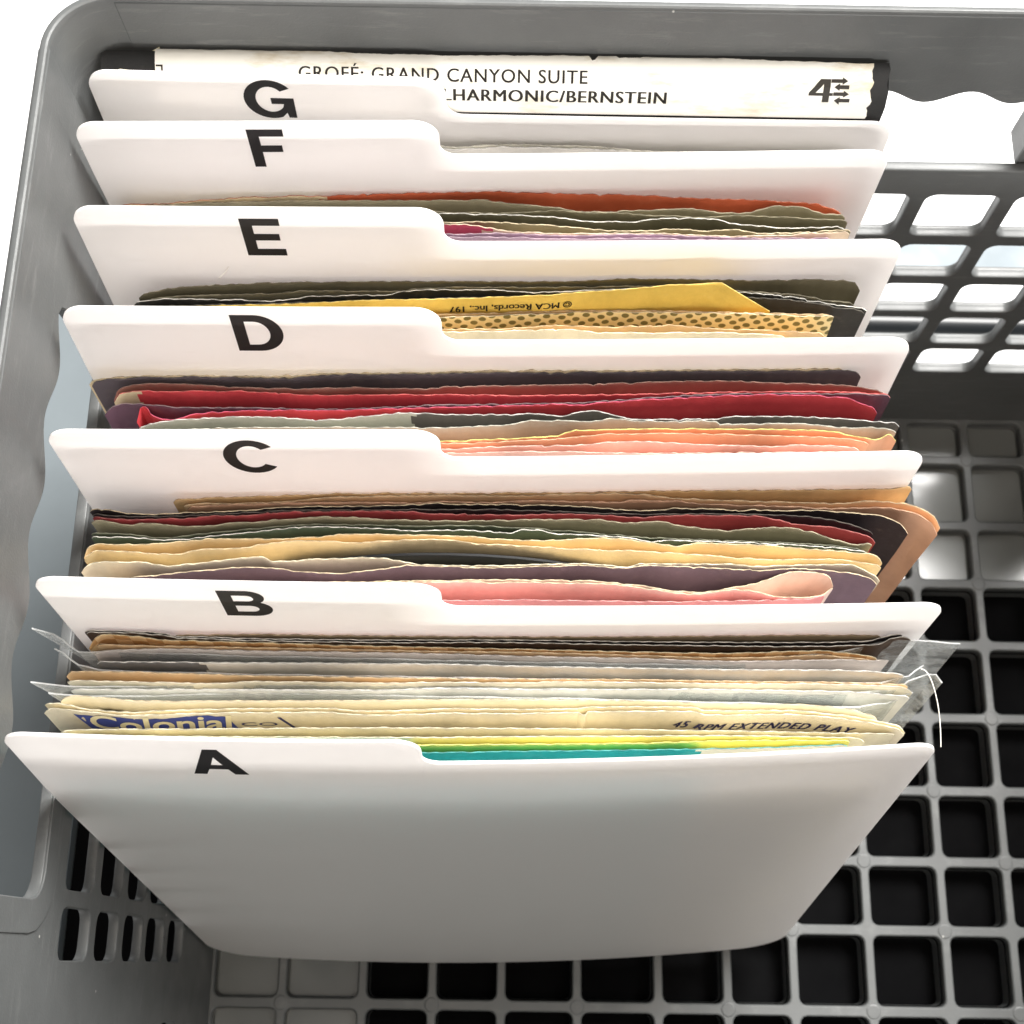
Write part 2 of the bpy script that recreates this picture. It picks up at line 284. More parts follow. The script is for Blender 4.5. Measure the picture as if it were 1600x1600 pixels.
DATA = json.loads(r'''{
"div":[[-14.5,5.4,0.19727,0.02847],[-11.36,52.19,0.11065,0.01276],[-12.6,85.31,0.11081,0.025],[-13.27,108.38,0.13858,0.01974],[-13.5,140.24,0.10003,0.01884],[-15.17,172.48,0.04892,0.02777],[-13.97,179.47,0.07008,-0.00415]],"bow":[2.7,1.3,0.8,0.6,0.6,0.4,0.4],"sl":[{"l":"white paper record sleeve between the G and F dividers","k":"sleeve","z":180,"s":[[[-103.41,-103.0,-100.5,-98.0,-95.5,-93.0,-90.5,-88.0,-85.5,-83.0,-80.5,-78.0,-75.5,-73.0,-72.42,-70.5,-68.0,-65.5,-63.0,-60.5,-58.0,-55.5,-53.0,-50.5,-48.0,-45.5,-43.0,-40.5,-38.0,-35.5,-33.0,-30.5,-28.09,-28.0,-25.5,-23.0,-22.63,-20.5,-18.0,-16.41,-15.5,-13.0,-10.5,-10.18,-8.0,-5.5,-3.0,-0.5,2.0,4.5,5.41,7.0,9.5,12.0,14.5,14.77,17.0,19.43,19.5,22.0,24.5,27.0,29.5,32.0,34.5,37.0,39.5,42.0,44.5,47.0,49.5,52.0,52.15,54.5,57.0,59.5,62.0,64.5,67.0,69.5,72.0,72.4],[186.96,186.98,187.09,187.2,187.31,187.43,187.55,187.66,187.77,187.88,187.98,188.08,188.17,188.25,188.27,188.33,188.41,188.49,188.57,188.65,188.72,188.8,188.87,188.94,189.01,189.07,189.13,189.18,189.22,189.25,189.28,189.29,189.3,189.3,189.1,188.87,188.86,189.0,189.34,189.52,189.61,189.86,190.0,190.0,190.0,189.97,189.93,189.89,189.83,189.78,189.76,189.72,189.64,189.54,189.41,189.4,189.07,188.76,188.76,188.72,188.69,188.65,188.62,188.6,188.57,188.55,188.53,188.51,188.5,188.49,188.49,188.49,188.49,188.49,188.49,188.49,188.49,188.5,188.5,188.51,188.51,188.51],176.88,"cream_grey",{}],[[-102.56,-102.0,-99.5,-97.0,-94.5,-92.0,-89.5,-87.0,-84.5,-82.0,-79.5,-77.0,-74.5,-72.37,-72.0,-69.5,-67.0,-64.5,-62.0,-59.5,-57.0,-54.5,-52.0,-49.5,-47.0,-44.5,-42.0,-39.5,-37.0,-34.5,-32.0,-29.5,-28.07,-27.0,-24.5,-22.61,-22.0,-19.5,-17.0,-16.4,-14.5,-12.0,-10.17,-9.5,-7.0,-4.5,-2.0,0.5,3.0,5.41,5.5,8.0,10.5,13.0,14.76,15.5,18.0,19.43,20.5,23.0,25.5,28.0,30.5,33.0,35.5,38.0,40.5,43.0,45.5,48.0,50.5,52.12,53.0,55.5,58.0,60.5,63.0,65.5,68.0,70.5,71.59],[186.26,186.28,186.39,186.51,186.63,186.75,186.87,186.99,187.1,187.21,187.31,187.41,187.49,187.55,187.56,187.63,187.7,187.76,187.83,187.9,187.96,188.02,188.08,188.14,188.19,188.24,188.28,188.32,188.35,188.37,188.39,188.4,188.4,188.39,188.34,188.32,188.33,188.52,188.76,188.8,188.92,189.06,189.1,189.1,189.1,189.09,189.08,189.07,189.05,189.04,189.04,188.99,188.89,188.77,188.67,188.62,188.32,188.22,188.21,188.17,188.13,188.1,188.07,188.05,188.02,188.0,187.98,187.97,187.96,187.95,187.95,187.95,187.95,187.95,187.95,187.95,187.95,187.95,187.95,187.96,187.96],176.63,"grey_paper",{}]]},
{"l":"orange red record sleeve with torn cream front sheet, rearmost behind the E divider","k":"sleeve","z":175,"s":[[[-105.75,-105.0,-102.5,-100.0,-97.5,-95.0,-94.11,-92.5,-90.0,-87.5,-85.0,-84.85,-82.5,-80.0,-77.5,-75.0,-72.5,-72.45,-70.0,-67.5,-65.0,-62.5,-60.0,-57.5,-56.09,-55.0,-52.5,-50.0,-47.5,-45.0,-42.84,-42.5,-40.0,-37.5,-35.0,-32.5,-30.0,-28.78,-27.5,-25.0,-22.5,-20.0,-17.5,-15.0,-12.5,-11.56,-10.0,-7.5,-5.0,-2.5,0.0,2.5,5.0,5.67,7.5,10.0,12.5,15.0,17.5,18.2,20.0,22.5,25.0,27.5,30.0,32.5,33.85,35.0,37.5,40.0,42.5,45.0,47.5,50.0,52.5,52.62,55.0,57.5,60.0,62.5,63.55,65.0,67.5,68.17,70.0,71.2],[174.52,174.55,174.62,174.69,174.77,174.87,174.92,175.04,175.33,175.66,175.97,175.98,176.22,176.48,176.72,176.94,177.1,177.11,177.23,177.34,177.43,177.52,177.61,177.71,177.77,177.83,177.97,178.13,178.29,178.44,178.56,178.57,178.7,178.82,178.93,179.04,179.13,179.18,179.23,179.32,179.42,179.51,179.59,179.65,179.68,179.68,179.68,179.65,179.61,179.57,179.52,179.49,179.47,179.47,179.47,179.48,179.5,179.52,179.52,179.53,179.5,179.4,179.26,179.09,178.92,178.79,178.75,178.72,178.66,178.61,178.57,178.54,178.49,178.45,178.39,178.38,178.31,178.22,178.11,177.95,177.87,177.65,176.94,176.71,175.83,175.17],167.76,"orange_red",{"torn":[-999,-56.2,"cream"]}],[[-104.92,-104.0,-101.5,-99.0,-96.5,-94.0,-91.5,-89.0,-86.5,-86.33,-84.0,-81.5,-79.0,-76.5,-74.0,-72.36,-71.5,-69.0,-66.5,-64.0,-61.5,-59.0,-56.5,-54.0,-53.68,-51.5,-49.0,-46.5,-44.0,-41.5,-39.0,-36.5,-34.0,-33.39,-31.5,-29.0,-26.5,-24.0,-21.5,-19.0,-18.56,-16.5,-14.0,-11.51,-11.5,-9.0,-6.5,-4.0,-1.5,1.0,2.55,3.5,6.0,8.01,8.5,11.0,13.5,16.0,18.5,19.71,21.0,23.5,26.0,28.5,31.0,33.5,33.77,36.0,38.5,41.0,41.54,43.5,46.0,46.22,48.5,51.0,53.5,54.9,56.0,58.5,60.37,61.0,63.5,66.0,66.52,68.5,71.0,71.53],[174.01,174.06,174.2,174.34,174.43,174.55,174.77,174.91,175.05,175.06,175.2,175.35,175.5,175.65,175.78,175.86,175.9,176.01,176.12,176.22,176.32,176.41,176.49,176.56,176.57,176.62,176.67,176.72,176.77,176.81,176.85,176.89,176.94,176.95,176.99,177.05,177.11,177.16,177.21,177.23,177.23,177.14,176.9,176.65,176.64,176.42,176.2,175.98,175.74,175.48,175.31,175.17,174.71,174.52,174.52,174.58,174.71,174.87,175.03,175.1,175.17,175.34,175.53,175.7,175.83,175.89,175.89,175.67,175.17,174.81,174.79,174.81,174.87,174.88,175.28,176.13,176.86,177.0,177.0,176.96,176.92,176.86,175.96,175.12,175.08,175.15,174.9,174.84],164.99,"olive_cream",{}]]},
{"l":"olive brown record sleeve with wavy edge behind the E divider","k":"sleeve","z":175,"s":[[[-103.13,-103.0,-100.5,-98.0,-95.5,-93.0,-90.5,-88.0,-85.5,-83.0,-80.5,-78.0,-75.5,-73.0,-72.13,-70.5,-68.0,-65.5,-63.0,-60.5,-58.0,-55.5,-53.0,-50.5,-48.0,-45.5,-43.0,-41.05,-40.5,-38.0,-35.5,-33.0,-30.5,-28.0,-27.05,-25.5,-23.0,-20.5,-18.0,-15.5,-13.03,-13.0,-10.5,-8.0,-5.5,-3.0,-0.57,-0.5,2.0,4.5,5.67,7.0,9.5,12.0,14.5,17.0,19.5,22.0,22.81,24.5,27.0,29.5,32.0,34.5,37.0,38.38,39.5,42.0,44.5,46.2,47.0,49.5,52.0,54.5,57.0,59.5,62.0,63.31,64.5,67.0,69.5,71.87],[171.74,171.74,171.83,171.92,172.02,172.11,172.21,172.3,172.4,172.49,172.58,172.66,172.74,172.82,172.85,172.89,172.96,173.03,173.1,173.16,173.22,173.28,173.34,173.4,173.45,173.51,173.56,173.6,173.62,173.68,173.74,173.8,173.84,173.86,173.87,173.86,173.85,173.82,173.8,173.78,173.77,173.77,173.86,174.07,174.34,174.58,174.72,174.72,174.79,174.6,174.39,174.24,174.17,174.25,174.39,174.22,174.05,173.94,173.91,173.87,173.81,173.76,173.72,173.69,173.67,173.67,173.71,173.97,174.27,174.35,174.34,174.29,174.19,174.06,173.91,173.77,173.65,173.6,173.57,173.51,173.46,173.41],162.16,"olive",{}],[[-102.62,-102.0,-99.5,-97.0,-94.5,-92.0,-89.5,-87.0,-84.5,-82.0,-79.5,-77.0,-74.5,-72.11,-72.0,-69.5,-67.0,-64.5,-62.0,-59.5,-57.0,-54.5,-52.0,-49.5,-47.0,-44.5,-42.0,-41.04,-39.5,-37.0,-34.5,-32.0,-29.5,-27.0,-26.26,-24.5,-22.0,-19.5,-17.0,-14.5,-12.0,-9.9,-9.5,-7.0,-4.5,-2.0,0.5,1.0,3.0,5.5,7.22,8.0,10.5,13.0,15.5,18.0,18.11,20.5,23.0,25.5,25.91,28.0,30.5,33.0,33.7,35.5,38.0,39.15,40.5,43.0,43.78,45.5,48.0,50.5,53.0,55.5,58.0,58.51,60.5,63.0,65.5,68.0,70.5,71.29],[171.37,171.4,171.49,171.58,171.68,171.77,171.87,171.96,172.05,172.14,172.23,172.32,172.39,172.47,172.47,172.54,172.61,172.68,172.74,172.8,172.87,172.93,172.98,173.04,173.1,173.15,173.2,173.22,173.26,173.32,173.38,173.43,173.47,173.49,173.48,173.48,173.46,173.43,173.41,173.39,173.34,173.3,173.29,173.22,173.11,172.98,172.83,172.8,172.56,172.17,172.03,172.01,171.96,171.92,171.89,171.88,171.88,172.13,172.67,173.06,173.08,173.14,173.18,173.22,173.23,173.27,173.29,173.32,173.09,172.16,172.0,171.82,171.58,171.38,171.21,171.1,171.05,171.04,171.07,171.16,171.3,171.45,171.6,171.63],160.84,"olive_dark",{"edge":"white_edge"}]]},
{"l":"dark green grey record sleeve with cream edges behind the E divider","k":"sleeve","z":175,"s":[[[-102.13,-102.0,-99.5,-97.0,-94.5,-92.0,-89.5,-87.0,-84.5,-82.0,-79.5,-77.0,-74.5,-72.0,-71.95,-69.5,-67.0,-64.5,-62.0,-59.5,-57.0,-54.5,-52.0,-49.5,-47.0,-44.5,-42.0,-40.93,-39.5,-37.0,-34.5,-32.0,-29.5,-27.0,-25.4,-24.5,-22.0,-19.5,-18.42,-17.0,-14.5,-12.0,-9.5,-7.0,-5.21,-4.5,-2.0,0.5,3.0,5.5,5.67,8.0,10.5,13.0,14.98,15.5,18.0,20.5,21.18,23.0,25.5,28.0,30.5,30.51,33.0,35.5,36.71,38.0,40.5,42.94,43.0,45.5,48.0,50.5,50.67,53.0,55.5,58.0,60.0,60.5,63.0,65.5,68.0,70.5,72.65],[169.64,169.64,169.7,169.77,169.84,169.9,169.97,170.04,170.1,170.16,170.22,170.28,170.33,170.38,170.38,170.42,170.46,170.5,170.53,170.57,170.6,170.63,170.66,170.69,170.72,170.74,170.77,170.78,170.79,170.81,170.82,170.83,170.85,170.87,170.89,170.92,171.14,171.35,171.37,171.37,171.31,171.23,171.12,171.0,170.92,170.88,170.75,170.6,170.43,170.25,170.24,170.0,169.69,169.43,169.36,169.36,169.39,169.45,169.47,169.58,169.82,170.06,170.17,170.17,170.03,169.8,169.76,169.83,170.18,170.4,170.4,170.17,169.74,169.49,169.49,169.52,169.61,169.73,169.84,169.87,170.04,170.26,170.51,170.75,170.95],158.08,"olive",{"edge":"cream"}],[[-101.3,-101.0,-98.5,-96.0,-93.5,-91.0,-88.5,-86.0,-83.5,-81.0,-78.5,-76.0,-73.5,-71.0,-68.5,-66.0,-63.5,-61.0,-58.5,-56.0,-53.5,-51.0,-48.5,-46.0,-43.5,-41.0,-40.9,-38.5,-36.0,-33.5,-31.0,-28.5,-26.0,-25.86,-23.5,-21.0,-18.5,-18.4,-16.0,-13.5,-11.39,-11.0,-8.5,-6.0,-3.5,-1.0,1.02,1.5,4.0,6.5,9.0,11.5,14.0,16.5,19.0,21.5,22.73,24.0,26.5,29.0,31.5,34.0,36.5,39.0,41.5,42.87,44.0,46.5,49.0,51.5,54.0,56.5,59.0,61.5,64.0,66.5,69.0,71.5,72.45],[169.13,169.13,169.18,169.22,169.27,169.32,169.36,169.41,169.46,169.5,169.55,169.6,169.64,169.69,169.74,169.78,169.83,169.88,169.92,169.97,170.02,170.06,170.11,170.16,170.2,170.25,170.25,170.3,170.36,170.42,170.46,170.48,170.5,170.51,170.51,170.43,170.32,170.32,169.91,169.23,168.87,168.84,168.69,168.57,168.47,168.41,168.39,168.4,168.42,168.49,168.57,168.67,168.77,168.86,168.93,168.97,168.97,168.97,168.93,168.86,168.77,168.68,168.59,168.52,168.48,168.47,168.47,168.52,168.61,168.73,168.88,169.05,169.24,169.44,169.64,169.83,170.02,170.19,170.25],156.94,"cream_pink",{"torn":[-999,-16.0,"pink"]}]]},
{"l":"lilac record sleeve directly behind the E divider","k":"sleeve","z":175,"s":[[[-100.35,-100.0,-97.5,-95.0,-92.5,-90.0,-87.5,-85.0,-82.5,-80.0,-77.5,-75.0,-72.5,-70.0,-67.5,-65.0,-62.5,-60.0,-57.5,-55.0,-52.5,-50.0,-47.5,-45.0,-42.5,-40.79,-40.0,-37.5,-35.0,-32.5,-30.0,-27.5,-25.77,-25.0,-22.5,-20.0,-17.5,-15.0,-12.5,-11.38,-10.0,-7.5,-5.0,-2.5,0.0,2.5,2.57,5.0,7.5,10.0,12.5,15.0,17.5,20.0,21.17,22.5,25.0,27.5,30.0,32.5,35.0,37.5,38.21,40.0,42.5,45.0,47.5,50.0,52.16,52.5,55.0,57.5,60.0,62.5,65.0,67.5,67.69],[167.39,167.39,167.41,167.43,167.45,167.47,167.49,167.51,167.54,167.56,167.58,167.6,167.62,167.65,167.67,167.69,167.71,167.72,167.74,167.75,167.77,167.78,167.78,167.79,167.79,167.79,167.79,167.78,167.77,167.75,167.74,167.72,167.72,167.73,167.78,167.88,167.99,168.09,168.16,168.16,168.16,168.11,168.05,167.98,167.92,167.9,167.9,167.93,168.02,168.14,168.28,168.41,168.51,168.56,168.58,168.59,168.55,168.49,168.41,168.33,168.26,168.18,168.16,168.12,168.09,168.11,168.13,168.12,168.12,168.12,168.14,168.21,168.29,168.39,168.49,168.57,168.58],155.21,"lilac",{}],[[-99.94,-99.0,-96.5,-94.0,-91.5,-89.0,-86.5,-84.0,-81.5,-79.0,-76.5,-74.0,-71.5,-69.0,-66.5,-64.0,-61.5,-59.0,-56.5,-54.0,-51.5,-49.0,-46.5,-44.0,-41.5,-40.75,-39.0,-36.5,-34.0,-31.5,-29.0,-26.5,-25.74,-24.0,-21.5,-19.0,-16.5,-14.0,-11.5,-11.36,-9.0,-6.5,-4.0,-1.5,1.0,2.57,3.5,6.0,8.5,11.0,13.5,16.0,18.5,21.0,21.15,23.5,26.0,28.5,31.0,33.5,36.0,38.19,38.5,41.0,43.5,46.0,48.5,51.0,52.12,53.5,56.0,58.5,61.0,63.5,66.0,66.85],[166.35,166.35,166.37,166.39,166.4,166.42,166.44,166.45,166.47,166.49,166.5,166.52,166.54,166.55,166.57,166.59,166.6,166.62,166.64,166.65,166.67,166.69,166.7,166.72,166.74,166.74,166.76,166.77,166.78,166.8,166.82,166.84,166.85,166.87,166.92,166.99,167.05,167.09,167.11,167.11,167.11,167.09,167.06,167.04,167.03,167.02,167.03,167.07,167.15,167.25,167.35,167.44,167.51,167.54,167.54,167.53,167.51,167.47,167.43,167.39,167.36,167.33,167.33,167.31,167.28,167.27,167.25,167.24,167.24,167.24,167.27,167.32,167.38,167.44,167.5,167.51],153.98,"lilac",{}]]},
{"l":"dark olive record sleeve with folded right corner, rearmost behind the D divider","k":"sleeve","z":175,"s":[[[-98.56,-98.0,-95.5,-93.0,-91.89,-90.5,-88.0,-85.5,-83.0,-80.5,-78.29,-78.0,-75.5,-73.0,-70.5,-68.0,-65.5,-63.1,-63.0,-60.5,-58.0,-55.5,-53.0,-50.5,-48.0,-45.5,-43.0,-40.5,-40.21,-38.0,-35.5,-33.0,-30.5,-28.0,-25.5,-24.92,-23.0,-20.5,-18.0,-15.5,-13.0,-10.5,-8.0,-5.5,-3.0,-0.5,-0.45,2.0,4.5,7.0,9.5,12.0,14.5,17.0,19.5,20.99,22.0,24.5,27.0,29.5,32.0,34.5,36.32,37.0,39.5,42.0,42.45,44.5,47.0,49.5,52.0,54.5,57.0,59.5,62.0,64.5,67.0,67.01,69.5,72.0,72.33,73.77],[149.85,150.0,150.77,151.45,151.66,151.87,152.19,152.47,152.71,152.93,153.1,153.13,153.32,153.51,153.68,153.83,153.96,154.06,154.07,154.15,154.23,154.3,154.37,154.43,154.49,154.54,154.59,154.65,154.65,154.7,154.75,154.79,154.83,154.88,154.92,154.93,154.97,155.01,155.05,155.09,155.12,155.17,155.21,155.26,155.32,155.38,155.38,155.47,155.59,155.74,155.91,156.07,156.22,156.34,156.43,156.46,156.47,156.5,156.52,156.54,156.56,156.56,156.57,156.56,156.53,156.51,156.51,156.52,156.56,156.63,156.71,156.81,156.9,156.99,157.06,157.11,157.13,157.13,156.94,156.45,156.37,155.03],136.17,"olive_brown",{}],[[-96.5,-96.0,-93.5,-91.0,-88.5,-86.0,-85.65,-83.5,-81.0,-78.5,-76.0,-73.5,-71.0,-68.5,-66.0,-64.42,-63.5,-61.0,-58.5,-58.38,-56.0,-53.5,-51.0,-48.5,-46.0,-43.5,-41.0,-40.09,-38.5,-36.0,-33.5,-31.0,-28.5,-26.0,-24.88,-23.5,-21.0,-18.5,-16.0,-13.5,-11.0,-8.5,-6.0,-3.5,-1.0,-0.44,1.5,4.0,6.5,9.0,11.5,14.0,16.5,19.0,20.96,21.5,24.0,26.5,29.0,31.5,34.0,36.5,39.0,41.5,42.35,44.0,46.5,49.0,51.5,54.0,56.5,59.0,59.12,61.5,64.0,65.15,66.5,69.0,71.5,72.28],[149.04,149.09,149.34,149.61,149.85,150.06,150.08,150.21,150.34,150.45,150.56,150.66,150.77,150.89,151.04,151.15,151.24,151.65,151.93,151.94,151.97,151.99,152.01,152.02,152.04,152.06,152.09,152.1,152.15,152.34,152.6,152.89,153.16,153.35,153.4,153.44,153.5,153.55,153.59,153.63,153.66,153.7,153.73,153.78,153.83,153.84,153.9,153.99,154.1,154.21,154.33,154.43,154.51,154.56,154.57,154.57,154.55,154.49,154.4,154.3,154.18,154.05,153.93,153.81,153.77,153.7,153.6,153.49,153.38,153.24,153.09,152.9,152.89,152.46,151.84,151.64,151.47,151.22,150.99,150.92],133.34,"olive_brown",{}]]},
{"l":"black record sleeve with white frayed top edge behind the D divider","k":"sleeve","z":175,"s":[[[-99.87,-99.0,-96.5,-96.17,-94.0,-91.5,-89.0,-87.1,-86.5,-84.0,-81.5,-79.0,-77.97,-76.5,-74.0,-71.5,-69.0,-66.5,-65.8,-64.0,-61.5,-59.0,-58.27,-56.5,-54.0,-51.5,-50.69,-49.0,-46.5,-44.0,-41.5,-39.0,-38.52,-36.5,-36.3,-34.0,-31.5,-29.0,-26.5,-24.86,-24.0,-21.5,-19.0,-16.5,-15.7,-14.0,-11.5,-9.0,-6.5,-5.01,-4.0,-1.5,1.0,3.5,5.67,6.0,8.5,11.0,13.5,16.0,18.5,20.95,21.0,23.5,26.0,28.5,31.0,33.5,36.0,38.5,41.0,42.34,43.5,46.0,48.5,51.0,53.5,56.0,56.04,58.5,61.0,63.5,66.0,68.13,68.5,71.0,73.5,74.93],[147.79,148.03,148.67,148.7,148.89,149.07,149.18,149.21,149.21,149.21,149.21,149.21,149.2,149.2,149.17,149.14,149.11,149.09,149.09,149.23,149.69,150.16,150.24,150.39,150.55,150.68,150.72,150.78,150.84,150.9,150.97,151.08,151.11,151.92,151.94,152.17,152.46,152.66,152.69,152.72,152.73,152.79,152.85,152.88,152.88,152.85,152.72,152.55,152.42,152.4,152.41,152.54,152.74,152.96,153.1,153.12,153.25,153.39,153.52,153.62,153.7,153.72,153.72,153.72,153.7,153.68,153.65,153.61,153.56,153.51,153.45,153.39,153.34,153.24,153.13,152.95,152.73,152.49,152.49,152.16,151.69,151.17,150.67,150.34,150.29,150.0,149.76,149.61],132.13,"black_card",{"edge":"white_edge"}],[[-98.25,-98.0,-95.5,-93.0,-90.5,-88.0,-85.5,-83.0,-80.5,-78.0,-77.86,-75.5,-73.0,-70.5,-68.0,-65.5,-63.0,-60.5,-58.19,-58.0,-55.5,-53.0,-50.5,-48.0,-45.5,-43.0,-40.5,-38.0,-36.94,-35.5,-33.0,-30.5,-28.0,-25.5,-24.79,-23.0,-20.5,-18.0,-15.5,-13.0,-10.5,-8.0,-5.5,-5.0,-3.0,-0.5,2.0,4.5,7.0,9.5,12.0,14.5,17.0,19.5,20.92,22.0,24.5,27.0,29.5,32.0,34.5,37.0,39.5,42.0,43.81,44.5,47.0,49.5,52.0,54.5,56.0,57.0,59.5,62.0,64.5,67.0,68.09,69.5,72.0,74.43],[146.81,146.82,146.95,147.08,147.21,147.34,147.46,147.59,147.72,147.85,147.86,147.98,148.12,148.26,148.4,148.54,148.67,148.79,148.89,148.9,148.99,149.07,149.15,149.22,149.3,149.38,149.46,149.56,149.61,149.69,149.88,150.09,150.3,150.47,150.51,150.59,150.7,150.79,150.88,150.96,151.03,151.11,151.19,151.21,151.28,151.37,151.47,151.57,151.67,151.76,151.84,151.91,151.97,152.01,152.02,152.03,152.04,152.05,152.06,152.07,152.08,152.09,152.09,152.1,152.1,152.1,152.06,151.98,151.86,151.73,151.64,151.57,151.27,150.87,150.43,150.0,149.83,149.63,149.27,148.93],130.58,"black_card",{}]]},
{"l":"yellow record sleeve with black upside down print behind the D divider","k":"sleeve","z":175,"s":[[[-85.41,-85.0,-82.5,-80.0,-77.5,-75.0,-72.5,-70.0,-67.5,-66.99,-65.0,-62.5,-60.0,-57.5,-55.0,-54.8,-52.5,-50.0,-47.5,-45.7,-45.0,-42.5,-40.0,-37.5,-35.0,-33.6,-32.5,-30.0,-27.5,-25.0,-24.55,-22.5,-20.0,-17.5,-15.0,-12.56,-12.5,-10.0,-7.5,-5.0,-2.5,-0.62,0.0,2.5,5.0,5.34,7.5,10.0,11.28,12.5,15.0,17.5,20.0,20.17,22.5,25.0,27.5,27.56,30.0,32.5,33.45,35.0,37.5,38.9],[147.09,147.11,147.24,147.37,147.38,147.38,147.38,147.38,147.38,147.38,147.4,147.44,147.51,147.58,147.66,147.66,147.74,147.85,147.95,147.99,148.0,148.04,148.06,148.09,148.1,148.1,148.1,148.1,148.09,148.09,148.09,148.11,148.15,148.22,148.3,148.36,148.36,148.41,148.45,148.5,148.56,148.62,148.65,148.9,149.15,149.17,149.25,149.33,149.38,149.45,149.61,149.81,150.02,150.03,150.27,150.55,150.71,150.71,150.73,150.74,150.75,150.81,151.02,151.13],129.03,"yellow",{"cutR":1.15,"rise":[0,9]}]]},
{"l":"cream record sleeve printed with olive dots behind the D divider","k":"sleeve","z":175,"s":[[[-92.81,-92.0,-89.5,-87.0,-84.5,-82.0,-79.5,-77.0,-74.5,-72.0,-69.5,-67.0,-64.5,-62.0,-59.5,-57.0,-54.97,-54.5,-52.0,-49.5,-47.0,-44.5,-42.0,-39.5,-37.0,-34.5,-32.0,-29.5,-27.0,-24.67,-24.5,-22.0,-19.5,-17.0,-14.5,-12.0,-9.5,-7.0,-4.5,-2.0,-1.93,0.5,3.0,5.5,8.0,10.5,13.0,15.5,18.0,19.35,20.5,23.0,25.5,28.0,30.5,33.0,35.5,38.0,40.5,43.0,43.66,45.5,48.0,50.5,53.0,55.5,58.0,58.85,60.5,63.0,65.5,66.91],[145.4,145.41,145.44,145.48,145.51,145.55,145.58,145.62,145.65,145.68,145.72,145.75,145.79,145.82,145.85,145.89,145.91,145.92,145.95,145.98,146.0,146.03,146.05,146.08,146.11,146.14,146.17,146.21,146.25,146.29,146.3,146.37,146.49,146.63,146.8,146.97,147.14,147.3,147.44,147.54,147.55,147.63,147.72,147.81,147.9,147.97,148.03,148.07,148.1,148.1,148.1,148.1,148.1,148.09,148.08,148.08,148.07,148.06,148.05,148.04,148.04,148.02,147.98,147.94,147.89,147.84,147.81,147.8,147.8,147.79,147.79,147.78],126.87,"tan",{}],[[-92.71,-92.0,-89.5,-87.0,-84.5,-82.0,-79.5,-77.0,-74.5,-72.0,-69.5,-67.0,-64.5,-62.0,-59.5,-57.0,-54.91,-54.5,-52.0,-49.5,-47.0,-44.5,-42.0,-39.5,-37.0,-34.5,-32.0,-29.5,-27.0,-25.4,-24.5,-22.0,-19.5,-17.0,-15.56,-14.5,-12.0,-9.5,-7.0,-4.5,-2.0,-0.4,0.5,3.0,5.5,8.0,10.5,13.0,15.5,17.83,18.0,20.5,23.0,25.5,28.0,30.5,33.0,35.5,36.07,38.0,40.5,43.0,45.5,48.0,50.5,51.25,53.0,55.5,58.0,58.83,60.5,63.0,65.5,67.21],[144.39,144.4,144.44,144.47,144.5,144.53,144.57,144.6,144.63,144.67,144.7,144.73,144.77,144.8,144.84,144.88,144.91,144.91,144.95,144.99,145.03,145.06,145.1,145.14,145.19,145.23,145.28,145.34,145.4,145.44,145.47,145.58,145.72,145.87,145.95,146.02,146.16,146.32,146.48,146.64,146.8,146.9,146.96,147.14,147.34,147.52,147.59,147.65,147.69,147.72,147.72,147.72,147.72,147.72,147.71,147.7,147.7,147.69,147.69,147.68,147.67,147.66,147.64,147.6,147.56,147.54,147.51,147.46,147.43,147.43,147.42,147.41,147.41,147.79],126.08,"dots",{}]]},
